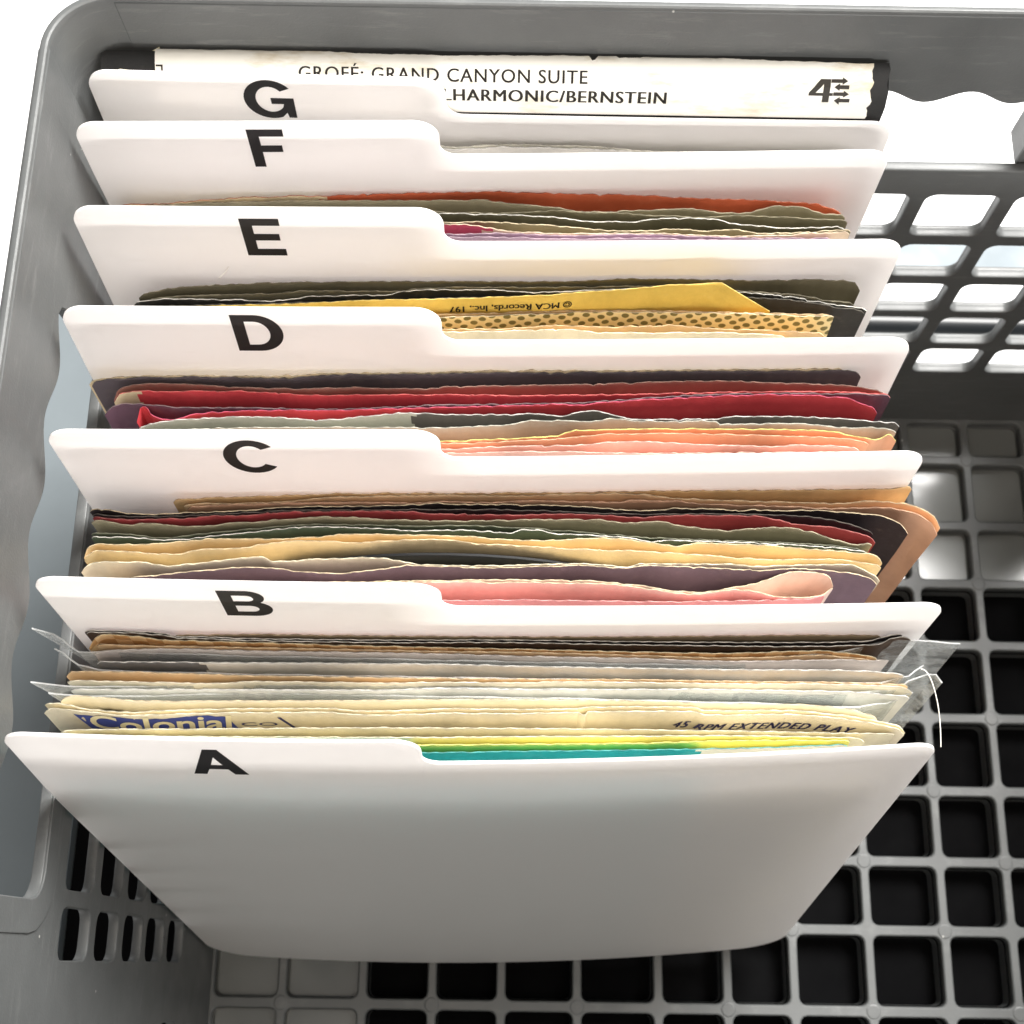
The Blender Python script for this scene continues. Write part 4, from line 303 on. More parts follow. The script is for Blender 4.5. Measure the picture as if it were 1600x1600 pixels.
{"l":"black record sleeve with chipped cream edge behind the B divider","k":"sleeve","z":172,"s":[[[-105.01,-105.0,-102.5,-101.24,-100.0,-97.5,-96.05,-95.0,-92.5,-92.39,-90.0,-87.5,-85.0,-82.5,-81.54,-80.0,-77.5,-75.0,-72.84,-72.5,-70.0,-67.5,-65.0,-62.5,-60.0,-57.5,-55.46,-55.0,-52.5,-50.0,-47.5,-45.0,-43.8,-42.5,-40.0,-37.5,-35.0,-32.5,-32.15,-30.0,-27.5,-26.33,-25.0,-22.5,-20.48,-20.0,-17.5,-15.0,-12.5,-10.0,-8.79,-7.5,-5.0,-2.5,0.0,2.5,2.9,5.0,7.5,10.0,12.5,13.12,15.0,17.5,20.0,20.42,22.5,25.0,27.5,29.2,30.0,32.5,35.0,37.5,37.96,40.0,42.5,45.0,46.73,47.5,50.0,52.5,55.0,55.5,57.5,60.0,61.36,62.5,64.26,65.0,67.5,70.0,72.5,74.44,75.0,77.5,80.0,80.1,81.59],[97.14,97.14,97.19,97.2,97.1,96.6,96.37,96.27,96.12,96.12,96.18,96.33,96.52,96.71,96.77,96.85,96.97,97.09,97.22,97.25,97.45,97.7,97.97,98.24,98.48,98.66,98.75,98.76,98.81,98.85,98.88,98.92,98.95,98.98,99.07,99.17,99.29,99.43,99.45,99.64,99.87,99.98,99.99,99.87,99.81,99.81,99.84,99.9,99.96,100.0,100.01,100.01,99.99,99.97,99.94,99.9,99.9,99.83,99.68,99.5,99.34,99.3,99.19,99.05,98.97,98.96,99.05,99.29,99.52,99.58,99.57,99.57,99.57,99.57,99.57,99.57,99.57,99.57,99.57,99.56,99.56,99.56,99.56,99.56,99.63,99.78,99.81,99.75,99.56,99.5,99.34,99.2,99.01,98.81,98.71,97.85,96.51,96.45,94.94],79.38,"black_plum",{"edge":"cream"}],[[-104.47,-104.0,-101.5,-99.0,-96.5,-95.97,-94.0,-91.5,-89.0,-86.5,-84.0,-81.5,-81.49,-79.0,-76.5,-74.0,-71.5,-69.0,-66.5,-64.0,-61.5,-59.0,-56.5,-55.41,-54.0,-51.5,-49.0,-46.5,-44.0,-41.5,-39.0,-36.5,-34.0,-32.11,-31.5,-29.0,-26.5,-24.0,-21.5,-19.0,-16.5,-14.0,-11.5,-9.0,-8.77,-6.5,-4.0,-1.5,1.0,3.5,6.0,8.5,11.0,13.12,13.5,16.0,18.5,21.0,23.5,26.0,28.5,31.0,33.5,36.0,37.93,38.5,41.0,43.5,46.0,48.5,51.0,53.5,55.43,56.0,58.5,61.0,63.5,64.14,66.0,68.5,71.0,73.42],[96.22,96.19,95.96,95.73,95.61,95.6,95.62,95.68,95.78,95.9,96.03,96.15,96.15,96.29,96.44,96.62,96.8,96.99,97.18,97.36,97.52,97.67,97.79,97.83,97.87,97.95,98.03,98.09,98.15,98.21,98.26,98.31,98.35,98.38,98.39,98.42,98.46,98.49,98.53,98.56,98.58,98.6,98.62,98.62,98.62,98.61,98.57,98.52,98.45,98.39,98.32,98.27,98.23,98.22,98.22,98.23,98.26,98.29,98.33,98.37,98.41,98.44,98.47,98.49,98.49,98.49,98.49,98.47,98.45,98.43,98.4,98.36,98.33,98.32,98.18,97.95,97.64,97.56,97.18,96.41,95.49,94.65],78.52,"black_plum",{}]]},
{"l":"dull red record sleeve with olive cream front sheet behind the B divider","k":"sleeve","z":172,"s":[[[-104.41,-104.0,-101.5,-99.0,-96.5,-95.89,-94.0,-91.56,-91.5,-89.0,-86.5,-84.0,-81.5,-81.42,-79.0,-76.5,-75.66,-74.0,-71.5,-69.85,-69.0,-66.5,-64.0,-61.5,-61.2,-59.0,-56.5,-54.0,-52.47,-51.5,-49.0,-46.67,-46.5,-44.0,-41.5,-39.0,-36.5,-35.01,-34.0,-31.5,-29.0,-26.5,-26.24,-24.0,-21.5,-19.0,-16.5,-14.58,-14.0,-11.5,-9.0,-8.75,-6.5,-4.0,-1.5,1.0,2.9,3.5,6.0,8.5,11.0,13.5,14.57,16.0,18.5,20.4,21.0,23.5,26.0,26.24,28.5,31.0,33.5,36.0,37.92,38.5,41.0,43.5,46.0,46.67,48.5,51.0,53.5,55.34,56.0,58.5,61.0,63.5,64.04,66.0,68.5,71.0,71.92,73.5,73.87],[95.61,95.57,95.29,95.01,94.85,94.84,94.91,95.07,95.07,95.15,95.21,95.28,95.39,95.39,95.68,96.05,96.1,96.14,96.16,96.2,96.24,96.55,96.95,97.14,97.16,97.29,97.4,97.49,97.54,97.57,97.65,97.71,97.71,97.77,97.83,97.88,97.93,97.95,97.97,97.8,97.55,97.4,97.4,97.41,97.42,97.43,97.44,97.45,97.44,97.42,97.39,97.39,97.44,97.57,97.73,97.86,97.9,97.9,97.87,97.82,97.75,97.67,97.63,97.55,97.35,97.27,97.29,97.53,97.82,97.83,97.97,98.06,98.09,98.11,98.11,98.11,98.11,98.09,98.07,98.07,97.98,97.43,96.81,96.49,96.41,96.19,96.01,95.78,95.72,95.41,94.87,94.17,93.87,92.92,92.68],77.76,"dull_red",{}],[[-104.57,-104.0,-101.66,-101.5,-99.0,-97.97,-96.5,-95.03,-94.0,-93.63,-91.5,-89.0,-88.54,-86.5,-84.0,-82.7,-81.5,-79.0,-78.36,-76.5,-74.0,-72.62,-71.5,-69.0,-66.84,-66.5,-64.0,-61.5,-59.0,-56.73,-56.5,-54.0,-51.5,-49.49,-49.0,-46.5,-44.0,-41.5,-39.0,-37.83,-36.5,-34.0,-31.5,-29.0,-26.5,-24.0,-23.28,-21.5,-19.0,-16.5,-14.0,-11.5,-9.0,-8.74,-6.5,-4.0,-1.5,1.0,2.91,3.5,6.0,8.5,10.19,11.0,13.5,16.0,16.01,18.5,21.0,23.5,24.75,26.0,28.5,29.1,31.0,33.5,36.0,38.5,40.7,41.0,43.5,45.09,46.0,48.5,51.0,52.38,53.5,56.0,58.5,59.6,61.0,63.5,63.87,66.0,68.5,69.6,71.0,73.11],[94.54,94.52,94.44,94.42,94.06,93.89,93.63,93.48,93.88,93.96,93.95,93.9,93.89,93.77,93.58,93.54,93.54,93.59,93.61,93.81,94.28,94.47,94.56,94.73,94.87,94.9,95.13,95.38,95.62,95.81,95.83,96.02,96.19,96.24,96.24,96.18,96.06,95.93,95.84,95.82,95.81,95.8,95.79,95.78,95.77,95.77,95.77,95.78,95.86,95.97,96.1,96.22,96.31,96.32,96.37,96.41,96.45,96.49,96.52,96.53,96.58,96.63,96.64,96.6,96.24,95.97,95.97,96.06,96.25,96.4,96.43,96.29,95.68,95.58,95.35,95.05,94.79,94.61,94.56,94.56,94.88,95.09,95.16,95.36,95.49,95.52,95.48,95.16,94.65,94.42,94.0,93.08,92.97,92.35,91.78,91.7,91.83,92.21],76.2,"olive_cream",{}]]},
{"l":"dark green record sleeve with torn white edge behind the B divider","k":"sleeve","z":172,"s":[[[-104.1,-104.0,-101.5,-99.0,-96.5,-94.0,-92.62,-91.5,-89.68,-89.0,-86.79,-86.5,-84.0,-81.5,-81.06,-79.0,-76.5,-74.0,-71.5,-69.0,-66.72,-66.5,-64.0,-61.5,-59.0,-56.5,-54.0,-52.29,-51.5,-49.0,-46.5,-44.0,-41.5,-39.22,-39.0,-36.5,-34.0,-31.95,-31.5,-29.0,-26.5,-24.0,-21.5,-20.34,-19.0,-16.5,-14.0,-11.5,-9.0,-8.71,-6.5,-4.0,-1.5,1.0,1.46,3.5,6.0,8.5,8.72,11.0,13.5,16.0,18.5,21.0,23.23,23.5,26.0,28.5,31.0,33.37,33.5,36.0,38.5,41.0,43.5,46.0,48.5,49.31,51.0,53.5,56.0,58.5,61.0,63.5,63.78,66.0,68.5,70.98],[91.65,91.65,91.57,91.5,91.42,91.31,91.24,91.03,90.68,90.68,90.73,90.74,91.0,91.38,91.43,91.69,92.01,92.33,92.65,92.95,93.2,93.22,93.5,93.8,94.08,94.31,94.46,94.51,94.52,94.54,94.56,94.57,94.58,94.58,94.58,94.52,94.43,94.4,94.4,94.45,94.55,94.66,94.73,94.74,94.74,94.7,94.64,94.57,94.49,94.48,94.41,94.31,94.2,94.07,94.05,93.92,93.75,93.57,93.56,93.4,93.21,93.02,92.85,92.69,92.59,92.58,92.49,92.42,92.36,92.3,92.3,92.24,92.19,92.15,92.1,92.04,91.99,91.96,91.92,91.85,91.77,91.69,91.59,91.47,91.45,91.27,90.97,90.66],74.3,"green_dark",{}],[[-104.14,-104.0,-101.5,-99.0,-96.5,-94.0,-92.56,-91.5,-89.0,-86.73,-86.5,-84.0,-81.5,-81.0,-79.0,-76.5,-74.0,-71.5,-69.0,-66.66,-66.5,-64.0,-61.5,-59.0,-56.5,-54.0,-52.26,-51.5,-49.0,-46.5,-44.0,-41.5,-39.19,-39.0,-36.5,-34.0,-31.91,-31.5,-29.0,-26.5,-24.0,-21.5,-20.31,-19.0,-16.5,-14.0,-11.5,-9.0,-8.69,-6.53,-6.5,-4.0,-2.9,-1.5,1.0,1.47,3.5,6.0,8.5,8.72,11.0,13.5,16.0,17.42,18.5,21.0,23.21,23.5,26.0,26.12,28.5,31.0,33.36,33.5,36.0,38.5,41.0,43.5,46.0,48.5,49.3,51.0,53.5,56.0,58.5,61.0,63.5,63.75,66.0,68.5,71.0,72.09],[90.74,90.74,90.72,90.7,90.68,90.65,90.63,90.58,90.29,90.13,90.13,90.31,90.62,90.68,90.9,91.21,91.53,91.85,92.16,92.44,92.45,92.76,93.1,93.42,93.69,93.86,93.9,93.9,93.89,93.88,93.86,93.84,93.82,93.81,93.65,93.42,93.33,93.33,93.38,93.49,93.59,93.67,93.68,93.66,93.54,93.36,93.2,93.11,93.11,94.03,94.03,93.93,93.88,93.81,93.18,93.13,93.06,93.02,92.96,92.95,92.86,92.74,92.59,92.49,92.36,91.9,91.68,91.69,92.11,92.11,92.04,91.98,91.92,91.92,91.86,91.81,91.77,91.72,91.66,91.61,91.58,91.54,91.47,91.39,91.31,91.2,91.01,91.0,90.79,90.5,90.2,90.08],73.71,"green_grey",{"edge":"white_edge"}]]},
{"l":"golden kraft record sleeve, rear one of two behind the B divider","k":"sleeve","z":172,"s":[[[-105.36,-105.0,-104.56,-102.52,-102.5,-100.0,-97.5,-95.28,-95.0,-92.5,-90.0,-87.5,-85.23,-85.0,-82.5,-80.0,-77.5,-76.65,-75.0,-72.5,-70.0,-67.5,-65.0,-62.5,-60.76,-60.0,-57.5,-55.0,-52.5,-52.12,-50.0,-47.5,-45.0,-43.47,-42.5,-40.0,-37.5,-35.0,-32.5,-30.42,-30.0,-27.5,-25.0,-22.5,-20.27,-20.0,-17.5,-15.0,-12.5,-10.0,-8.67,-7.5,-5.0,-2.5,-1.42,0.0,2.5,5.0,7.5,8.72,10.0,12.5,15.0,15.98,17.5,20.0,22.5,23.2,25.0,27.5,28.98,30.0,31.9,32.5,35.0,37.5,40.0,42.5,45.0,47.5,49.29,50.0,52.5,53.61,55.0,57.5,60.0,62.5,63.71,65.0,67.5,70.0,72.5,73.07,75.0,75.12],[86.19,87.13,88.01,89.1,89.1,89.05,88.96,88.92,88.92,88.99,89.15,89.35,89.55,89.57,89.88,90.27,90.55,90.6,90.64,90.69,90.72,90.75,90.78,90.82,90.87,90.9,91.08,91.33,91.58,91.62,91.84,92.12,92.33,92.37,92.37,92.36,92.35,92.33,92.31,92.29,92.29,92.26,92.23,92.2,92.16,92.15,92.05,91.89,91.73,91.62,91.59,91.59,91.57,91.56,91.56,91.59,91.71,91.9,92.1,92.19,92.3,92.41,92.27,92.21,92.09,91.71,91.37,91.33,91.05,90.65,90.56,90.78,91.37,91.38,91.41,91.44,91.4,91.36,91.31,91.25,91.2,91.19,90.99,90.82,90.72,90.57,90.44,90.31,90.24,90.16,90.01,89.83,89.57,89.49,87.97,87.87],72.45,"gold_paper",{}],[[-105.14,-105.0,-102.5,-102.33,-100.0,-97.5,-95.0,-92.5,-90.0,-87.5,-85.0,-83.54,-82.5,-80.74,-80.0,-77.5,-75.0,-72.5,-70.0,-67.83,-67.5,-66.43,-65.0,-62.5,-60.0,-57.5,-55.0,-54.95,-52.5,-50.0,-47.5,-45.0,-43.36,-42.5,-40.0,-37.5,-35.0,-32.5,-31.83,-30.0,-27.5,-25.0,-23.15,-22.5,-20.0,-17.5,-17.33,-15.0,-12.5,-10.0,-8.65,-7.5,-5.0,-2.5,0.0,2.5,5.0,5.82,7.5,10.0,12.5,15.0,17.5,20.0,20.28,22.5,25.0,27.5,30.0,32.5,34.72,35.0,37.5,40.0,42.5,45.0,47.5,49.13,50.0,52.5,55.0,57.5,60.0,62.5,63.58,65.0,67.5,70.0,72.5,74.9],[85.6,85.7,87.43,87.45,87.42,87.35,87.25,87.13,87.02,86.93,86.87,86.86,87.12,87.81,87.89,88.11,88.26,88.39,88.56,88.78,88.86,89.26,89.49,89.88,90.2,90.42,90.51,90.51,90.48,90.41,90.33,90.26,90.25,90.26,90.43,90.7,90.98,91.18,91.2,91.25,91.31,91.34,91.35,91.33,90.94,90.55,90.54,90.43,90.35,90.28,90.23,90.18,90.06,89.93,89.79,89.68,89.59,89.57,89.53,89.5,89.47,89.44,89.41,89.36,89.36,89.29,89.2,89.08,88.95,88.81,88.7,88.68,88.52,88.34,88.16,88.0,87.9,87.88,87.89,87.92,87.97,88.03,88.09,88.12,88.13,88.09,87.87,87.52,87.14,86.81],70.78,"gold_paper",{}]]},
{"l":"black vinyl record edge showing between the kraft and purple sleeves","k":"record","z":172,"s":[[[-63.28,-63.0,-60.5,-58.0,-55.5,-53.0,-51.82,-50.5,-48.0,-45.5,-43.0,-40.5,-38.0,-37.45,-35.5,-33.0,-30.5,-28.0,-25.5,-23.04,-23.0,-20.5,-18.0,-15.5,-13.0,-10.5,-8.61,-8.0,-5.5,-3.0,-0.5,2.0,4.5,5.82,7.0,9.5,12.0,14.5,17.0,17.34],[85.7,85.72,85.94,86.16,86.37,86.56,86.64,86.72,86.85,86.98,87.09,87.2,87.31,87.33,87.42,87.55,87.67,87.77,87.85,87.88,87.88,87.87,87.87,87.86,87.85,87.83,87.82,87.81,87.73,87.58,87.39,87.17,86.96,86.86,86.76,86.55,86.33,86.1,85.88,85.85],69.14,"vinyl",{}]]},
{"l":"cream and purple record sleeve, front one of the kraft pair behind the B divider","k":"sleeve","z":172,"s":[[[-105.52,-105.0,-104.08,-102.5,-102.01,-100.0,-97.5,-95.0,-92.5,-91.98,-90.0,-87.5,-86.16,-85.0,-82.5,-80.46,-80.0,-77.5,-75.0,-72.5,-70.0,-69.08,-67.5,-65.0,-62.5,-60.0,-57.5,-55.0,-54.74,-52.5,-50.0,-47.5,-45.0,-43.21,-42.5,-40.0,-37.5,-37.42,-35.0,-32.5,-30.17,-30.0,-27.5,-25.0,-22.5,-20.0,-17.5,-17.21,-15.0,-12.5,-10.0,-7.5,-5.0,-2.5,0.0,2.5,5.0,5.82,7.5,10.0,12.5,15.0,17.5,20.0,22.5,25.0,27.5,30.0,32.5,34.65,35.0,37.5,40.0,40.42,42.5,45.0,46.17,47.5,50.0,52.5,54.84,55.0,57.5,60.0,62.5,65.0,67.5,67.84,70.0,70.65,72.5,74.24],[82.6,83.07,83.82,84.52,84.6,84.71,84.81,84.88,84.92,84.92,84.7,84.22,84.12,84.15,84.41,84.66,84.71,85.05,85.42,85.79,86.11,86.2,86.35,86.58,85.38,85.6,85.82,86.03,86.05,86.22,86.37,86.5,86.62,86.7,86.74,86.84,86.74,86.73,86.31,85.78,85.5,85.5,85.42,85.36,85.31,85.28,85.27,85.27,85.29,85.34,85.43,85.54,85.66,85.78,85.9,86.0,86.09,86.11,86.14,86.13,85.91,85.68,85.48,86.37,86.4,86.44,86.48,86.51,86.55,86.59,86.59,86.65,86.68,86.69,86.54,86.24,86.18,86.2,86.33,86.5,86.63,86.63,86.73,86.82,86.91,86.97,86.99,86.99,86.19,85.84,84.77,83.66],67.86,"cream_yellow",{}],[[-94.47,-94.0,-91.5,-89.0,-86.5,-84.0,-81.5,-80.3,-79.0,-76.5,-74.0,-71.5,-69.0,-66.5,-66.05,-64.0,-61.72,-61.5,-59.0,-56.5,-54.49,-54.0,-51.5,-49.0,-48.73,-46.5,-44.0,-41.5,-39.0,-37.31,-36.5,-34.0,-31.5,-30.16,-29.0,-26.5,-25.84,-24.0,-21.5,-19.0,-17.22,-16.5,-14.0,-11.5,-9.0,-8.58,-6.5,-4.0,-1.5,1.0,3.5,5.82,6.0,8.5,11.0,13.5,16.0,18.5,20.23,21.0,23.5,26.0,28.5,31.0,33.5,34.63,36.0,38.5,41.0,43.5,46.0,48.5,49.02,51.0,53.5,54.8,56.0,58.5,61.0,63.42,63.5,66.0,68.5,70.55,71.0,73.5,73.62],[81.15,81.2,81.52,81.83,82.15,82.46,82.74,82.87,83.01,83.31,83.6,83.87,84.06,84.15,84.15,84.09,83.93,83.91,83.64,83.33,83.15,83.13,83.01,82.95,82.95,83.03,83.27,83.6,83.96,84.19,84.3,84.75,85.13,85.13,85.09,85.02,85.0,84.96,84.92,84.9,84.89,84.9,84.93,85.0,85.09,85.11,85.2,85.33,85.45,85.56,85.66,85.73,85.73,85.76,85.66,85.44,85.22,85.46,85.99,86.0,85.97,85.9,85.84,85.78,85.72,85.69,85.65,85.57,85.49,85.42,85.36,85.33,85.33,85.48,85.81,85.88,85.86,85.77,85.61,85.42,85.42,85.15,84.77,84.34,84.21,82.96,82.91],66.67,"purple_soft",{"edge":"cream"}]]},
{"l":"blush pink record sleeve with curled right end directly behind the B divider","k":"sleeve","z":172,"s":[[[-101.48,-101.0,-98.5,-96.0,-93.5,-91.0,-88.5,-86.0,-83.5,-81.0,-78.5,-76.0,-73.5,-71.0,-68.5,-66.0,-65.77,-63.5,-61.0,-58.5,-56.0,-53.5,-51.0,-48.5,-46.0,-43.5,-41.0,-38.5,-36.0,-33.5,-31.0,-28.5,-26.0,-25.01,-23.5,-21.0,-18.5,-17.13,-16.0,-13.5,-11.0,-8.53,-8.5,-6.0,-3.5,-1.0,1.5,4.0,5.82,6.5,9.0,11.5,14.0,16.5,19.0,20.16,21.5,24.0,26.5,27.3,29.0,31.5,33.02,34.0,36.5,39.0,41.5,41.67,44.0,46.0,46.5,49.0,51.5,51.85,54.0,54.77,56.5,59.0,60.51,61.5,63.04,63.68],[79.84,79.85,79.89,79.93,79.97,80.0,80.04,80.08,80.12,80.16,80.2,80.24,80.28,80.33,80.38,80.43,80.44,80.49,80.55,80.61,80.68,80.76,80.83,80.91,80.99,81.08,81.16,81.25,81.33,81.42,81.51,81.59,81.68,81.71,81.76,81.86,81.95,81.99,82.01,82.06,82.1,82.13,82.13,82.16,82.18,82.2,82.21,82.22,82.22,82.22,82.15,82.02,81.83,81.61,81.38,81.27,81.1,80.66,80.27,80.2,80.11,80.02,80.0,80.03,80.33,80.82,81.3,81.33,81.73,82.15,82.28,83.22,84.22,84.33,85.04,85.13,85.11,85.01,84.92,84.69,83.77,82.44],64.1,"blush_inner",{"edge":"cream"}],[[-101.16,-101.0,-98.5,-96.0,-93.5,-91.0,-88.5,-86.0,-83.5,-81.0,-78.5,-76.0,-73.5,-71.0,-68.5,-66.0,-65.75,-63.5,-61.0,-58.5,-56.0,-53.5,-51.0,-48.5,-46.0,-43.5,-41.0,-38.5,-36.0,-33.5,-31.0,-28.5,-26.0,-25.0,-23.5,-22.86,-21.0,-18.5,-17.12,-16.0,-13.5,-11.38,-11.0,-8.52,-8.5,-6.0,-3.5,-2.78,-1.0,1.5,4.0,5.82,6.5,9.0,11.5,11.56,14.0,16.5,19.0,20.15,21.5,24.0,26.5,27.29,29.0,31.5,33.01,34.0,36.5,39.0,41.5,41.64,44.0,45.93,46.5,49.0,50.9,51.5,54.0,55.89,56.5,59.0,60.94,61.5,63.64],[79.47,79.47,79.51,79.55,79.59,79.62,79.66,79.7,79.74,79.78,79.82,79.86,79.9,79.95,80.0,80.05,80.06,80.11,80.17,80.23,80.3,80.38,80.45,80.53,80.6,80.68,80.75,80.84,80.93,81.02,81.13,81.21,81.3,81.33,81.38,81.41,81.48,81.57,81.54,81.5,81.39,81.34,81.36,81.69,81.69,81.66,81.64,81.63,81.63,81.63,81.63,81.63,81.63,81.61,81.58,81.57,81.45,81.23,80.96,80.83,80.64,80.2,79.82,79.76,79.67,79.58,79.56,79.6,79.97,80.44,80.74,80.74,80.59,80.37,80.28,79.75,79.41,79.35,79.12,79.05,79.07,79.41,79.88,80.12,81.85],63.21,"pink_blush",{"edge":"cream"}],[[-100.36,-100.0,-97.5,-95.0,-92.5,-90.0,-87.5,-85.0,-82.5,-80.0,-77.5,-75.0,-72.5,-70.0,-67.5,-65.47,-65.0,-62.5,-60.0,-57.5,-55.0,-52.5,-50.0,-47.5,-45.0,-42.5,-40.0,-37.5,-35.0,-32.5,-30.0,-27.5,-25.0,-22.72,-22.5,-20.0,-17.5,-15.0,-12.5,-10.0,-7.5,-5.0,-2.5,0.0,2.5,2.97,5.0,7.5,10.0,12.5,15.0,17.5,20.0,20.1,22.5,25.0,27.5,30.0,32.5,35.0,37.26,37.5,40.0,42.5,45.0,47.5,50.0,52.5,54.44,55.0,57.5,60.0,61.69],[76.17,76.17,76.19,76.21,76.23,76.25,76.26,76.28,76.3,76.32,76.34,76.36,76.38,76.41,76.43,76.45,76.46,76.49,76.52,76.55,76.59,76.63,76.67,76.72,76.76,76.8,76.85,76.9,76.94,76.99,77.03,77.08,77.12,77.16,77.16,77.21,77.26,77.31,77.37,77.42,77.47,77.52,77.55,77.57,77.59,77.59,77.58,77.58,77.58,77.58,77.58,77.58,77.57,77.57,77.59,77.63,77.69,77.76,77.85,77.93,78.01,78.01,78.09,78.17,78.25,78.35,78.46,78.6,78.73,78.7,78.82,79.27,79.95],60.29,"pink_red",{}]]},
{"l":"brown card record sleeve leaning on the B divider","k":"sleeve","z":172.01,"s":[[[-83.23,-83.0,-80.5,-78.0,-75.5,-74.77,-73.0,-70.5,-68.0,-65.5,-64.89,-63.0,-60.5,-58.0,-55.5,-53.0,-50.5,-48.0,-45.5,-43.0,-42.29,-40.5,-38.0,-36.63,-35.5,-33.0,-30.98,-30.5,-28.0,-25.5,-23.0,-20.5,-18.0,-15.5,-13.0,-10.5,-8.34,-8.0,-5.5,-3.0,-0.5,2.0,4.5,7.0,9.5,12.0,14.5,17.0,19.5,19.99,22.0,24.5,27.0,29.5,32.0,34.5,37.0,39.5,39.84,42.0,44.5,47.0,49.5,52.0,54.5,55.44,57.0,59.5,62.0,64.5,67.0,69.5,72.0,72.47,73.88],[68.28,68.28,68.32,68.36,68.4,68.42,68.46,68.55,68.64,68.71,68.72,68.75,68.74,68.74,68.74,68.74,68.74,68.75,68.75,68.76,68.76,68.77,68.78,68.79,68.8,68.81,68.83,68.83,68.85,68.87,68.89,68.92,68.94,68.97,69.0,69.03,69.06,69.07,69.1,69.14,69.18,69.22,69.26,69.3,69.35,69.4,69.45,69.5,69.55,69.56,69.61,69.66,69.72,69.78,69.85,69.91,69.97,70.04,70.05,70.11,70.18,70.26,70.33,70.41,70.49,70.52,70.57,70.6,70.62,70.65,70.67,70.68,70.69,70.69,70.56],48.94,"kraft_brown",{}]]},
{"l":"dark printed record sleeve with frayed white edge in front of the B divider","k":"sleeve","z":172.01,"s":[[[-103.1,-103.0,-100.5,-98.95,-98.0,-95.5,-93.24,-93.0,-90.5,-88.0,-85.5,-84.67,-83.0,-80.5,-78.0,-75.5,-73.31,-73.0,-70.5,-68.0,-65.5,-64.82,-63.0,-60.5,-58.0,-55.5,-53.0,-50.5,-48.0,-45.5,-43.0,-40.5,-38.0,-36.58,-35.5,-33.0,-30.5,-28.0,-25.5,-23.0,-20.5,-18.0,-15.5,-13.0,-10.5,-8.32,-8.0,-5.5,-3.0,-0.5,2.0,4.5,7.0,9.5,12.0,14.31,14.5,17.0,19.5,22.0,24.5,27.0,29.5,32.0,34.5,37.0,39.5,42.0,44.5,47.0,48.27,49.5,52.0,54.5,57.0,59.5,62.0,64.5,67.0,69.5,69.54,72.0,74.5,76.03,77.0,78.47],[69.06,69.06,69.03,69.01,69.0,68.97,68.94,68.94,68.91,68.86,68.61,68.54,67.9,67.94,67.98,67.94,67.86,67.85,67.79,67.74,67.71,67.71,67.71,67.72,67.73,67.74,67.75,67.77,67.79,67.81,67.83,67.85,67.87,67.89,67.9,67.93,67.97,68.02,68.07,68.12,68.17,68.22,68.26,68.3,68.33,68.35,68.35,68.36,68.37,68.38,68.39,68.4,68.4,68.41,68.42,68.43,68.43,68.44,68.46,68.47,68.49,68.5,68.52,68.54,68.56,68.58,68.6,68.63,68.65,68.68,68.7,68.71,68.75,68.8,68.86,68.92,69.01,69.1,69.21,69.33,69.33,69.79,70.53,70.89,71.03,71.22],48.72,"black_plum",{"edge":"white_edge"}],[[-102.58,-102.0,-99.5,-97.0,-94.5,-93.17,-92.0,-89.5,-87.0,-84.63,-84.5,-82.0,-79.5,-77.0,-74.5,-73.27,-72.0,-69.5,-67.0,-64.79,-64.5,-62.0,-59.5,-57.0,-54.5,-52.0,-49.5,-47.0,-44.5,-42.0,-39.5,-37.0,-36.55,-34.5,-32.0,-29.5,-27.0,-24.5,-22.0,-19.5,-17.0,-14.5,-12.0,-9.5,-8.31,-7.0,-4.5,-2.0,0.5,3.0,5.5,8.0,10.5,13.0,14.3,15.5,18.0,20.5,23.0,25.5,28.0,30.5,33.0,35.5,38.0,40.5,43.0,45.5,48.0,48.23,50.5,53.0,55.5,58.0,60.5,63.0,65.5,68.0,70.5,72.33,73.0,75.5,77.42,78.0,80.39],[68.68,68.67,68.64,68.6,68.58,68.56,68.55,68.44,68.27,68.08,68.04,67.54,67.58,67.58,67.47,67.43,67.4,67.34,67.29,67.28,67.28,67.28,67.28,67.28,67.28,67.29,67.29,67.29,67.3,67.3,67.3,67.31,67.31,67.32,67.35,67.39,67.44,67.5,67.56,67.62,67.67,67.72,67.75,67.77,67.77,67.77,67.77,67.76,67.75,67.74,67.73,67.72,67.71,67.71,67.71,67.71,67.71,67.71,67.72,67.72,67.73,67.74,67.75,67.76,67.77,67.78,67.8,67.81,67.83,67.83,67.85,67.89,67.94,68.0,68.08,68.18,68.29,68.41,68.55,68.66,68.78,69.92,70.48,70.47,70.38],47.88,"brown_dark",{"edge":"white_edge"}]]},
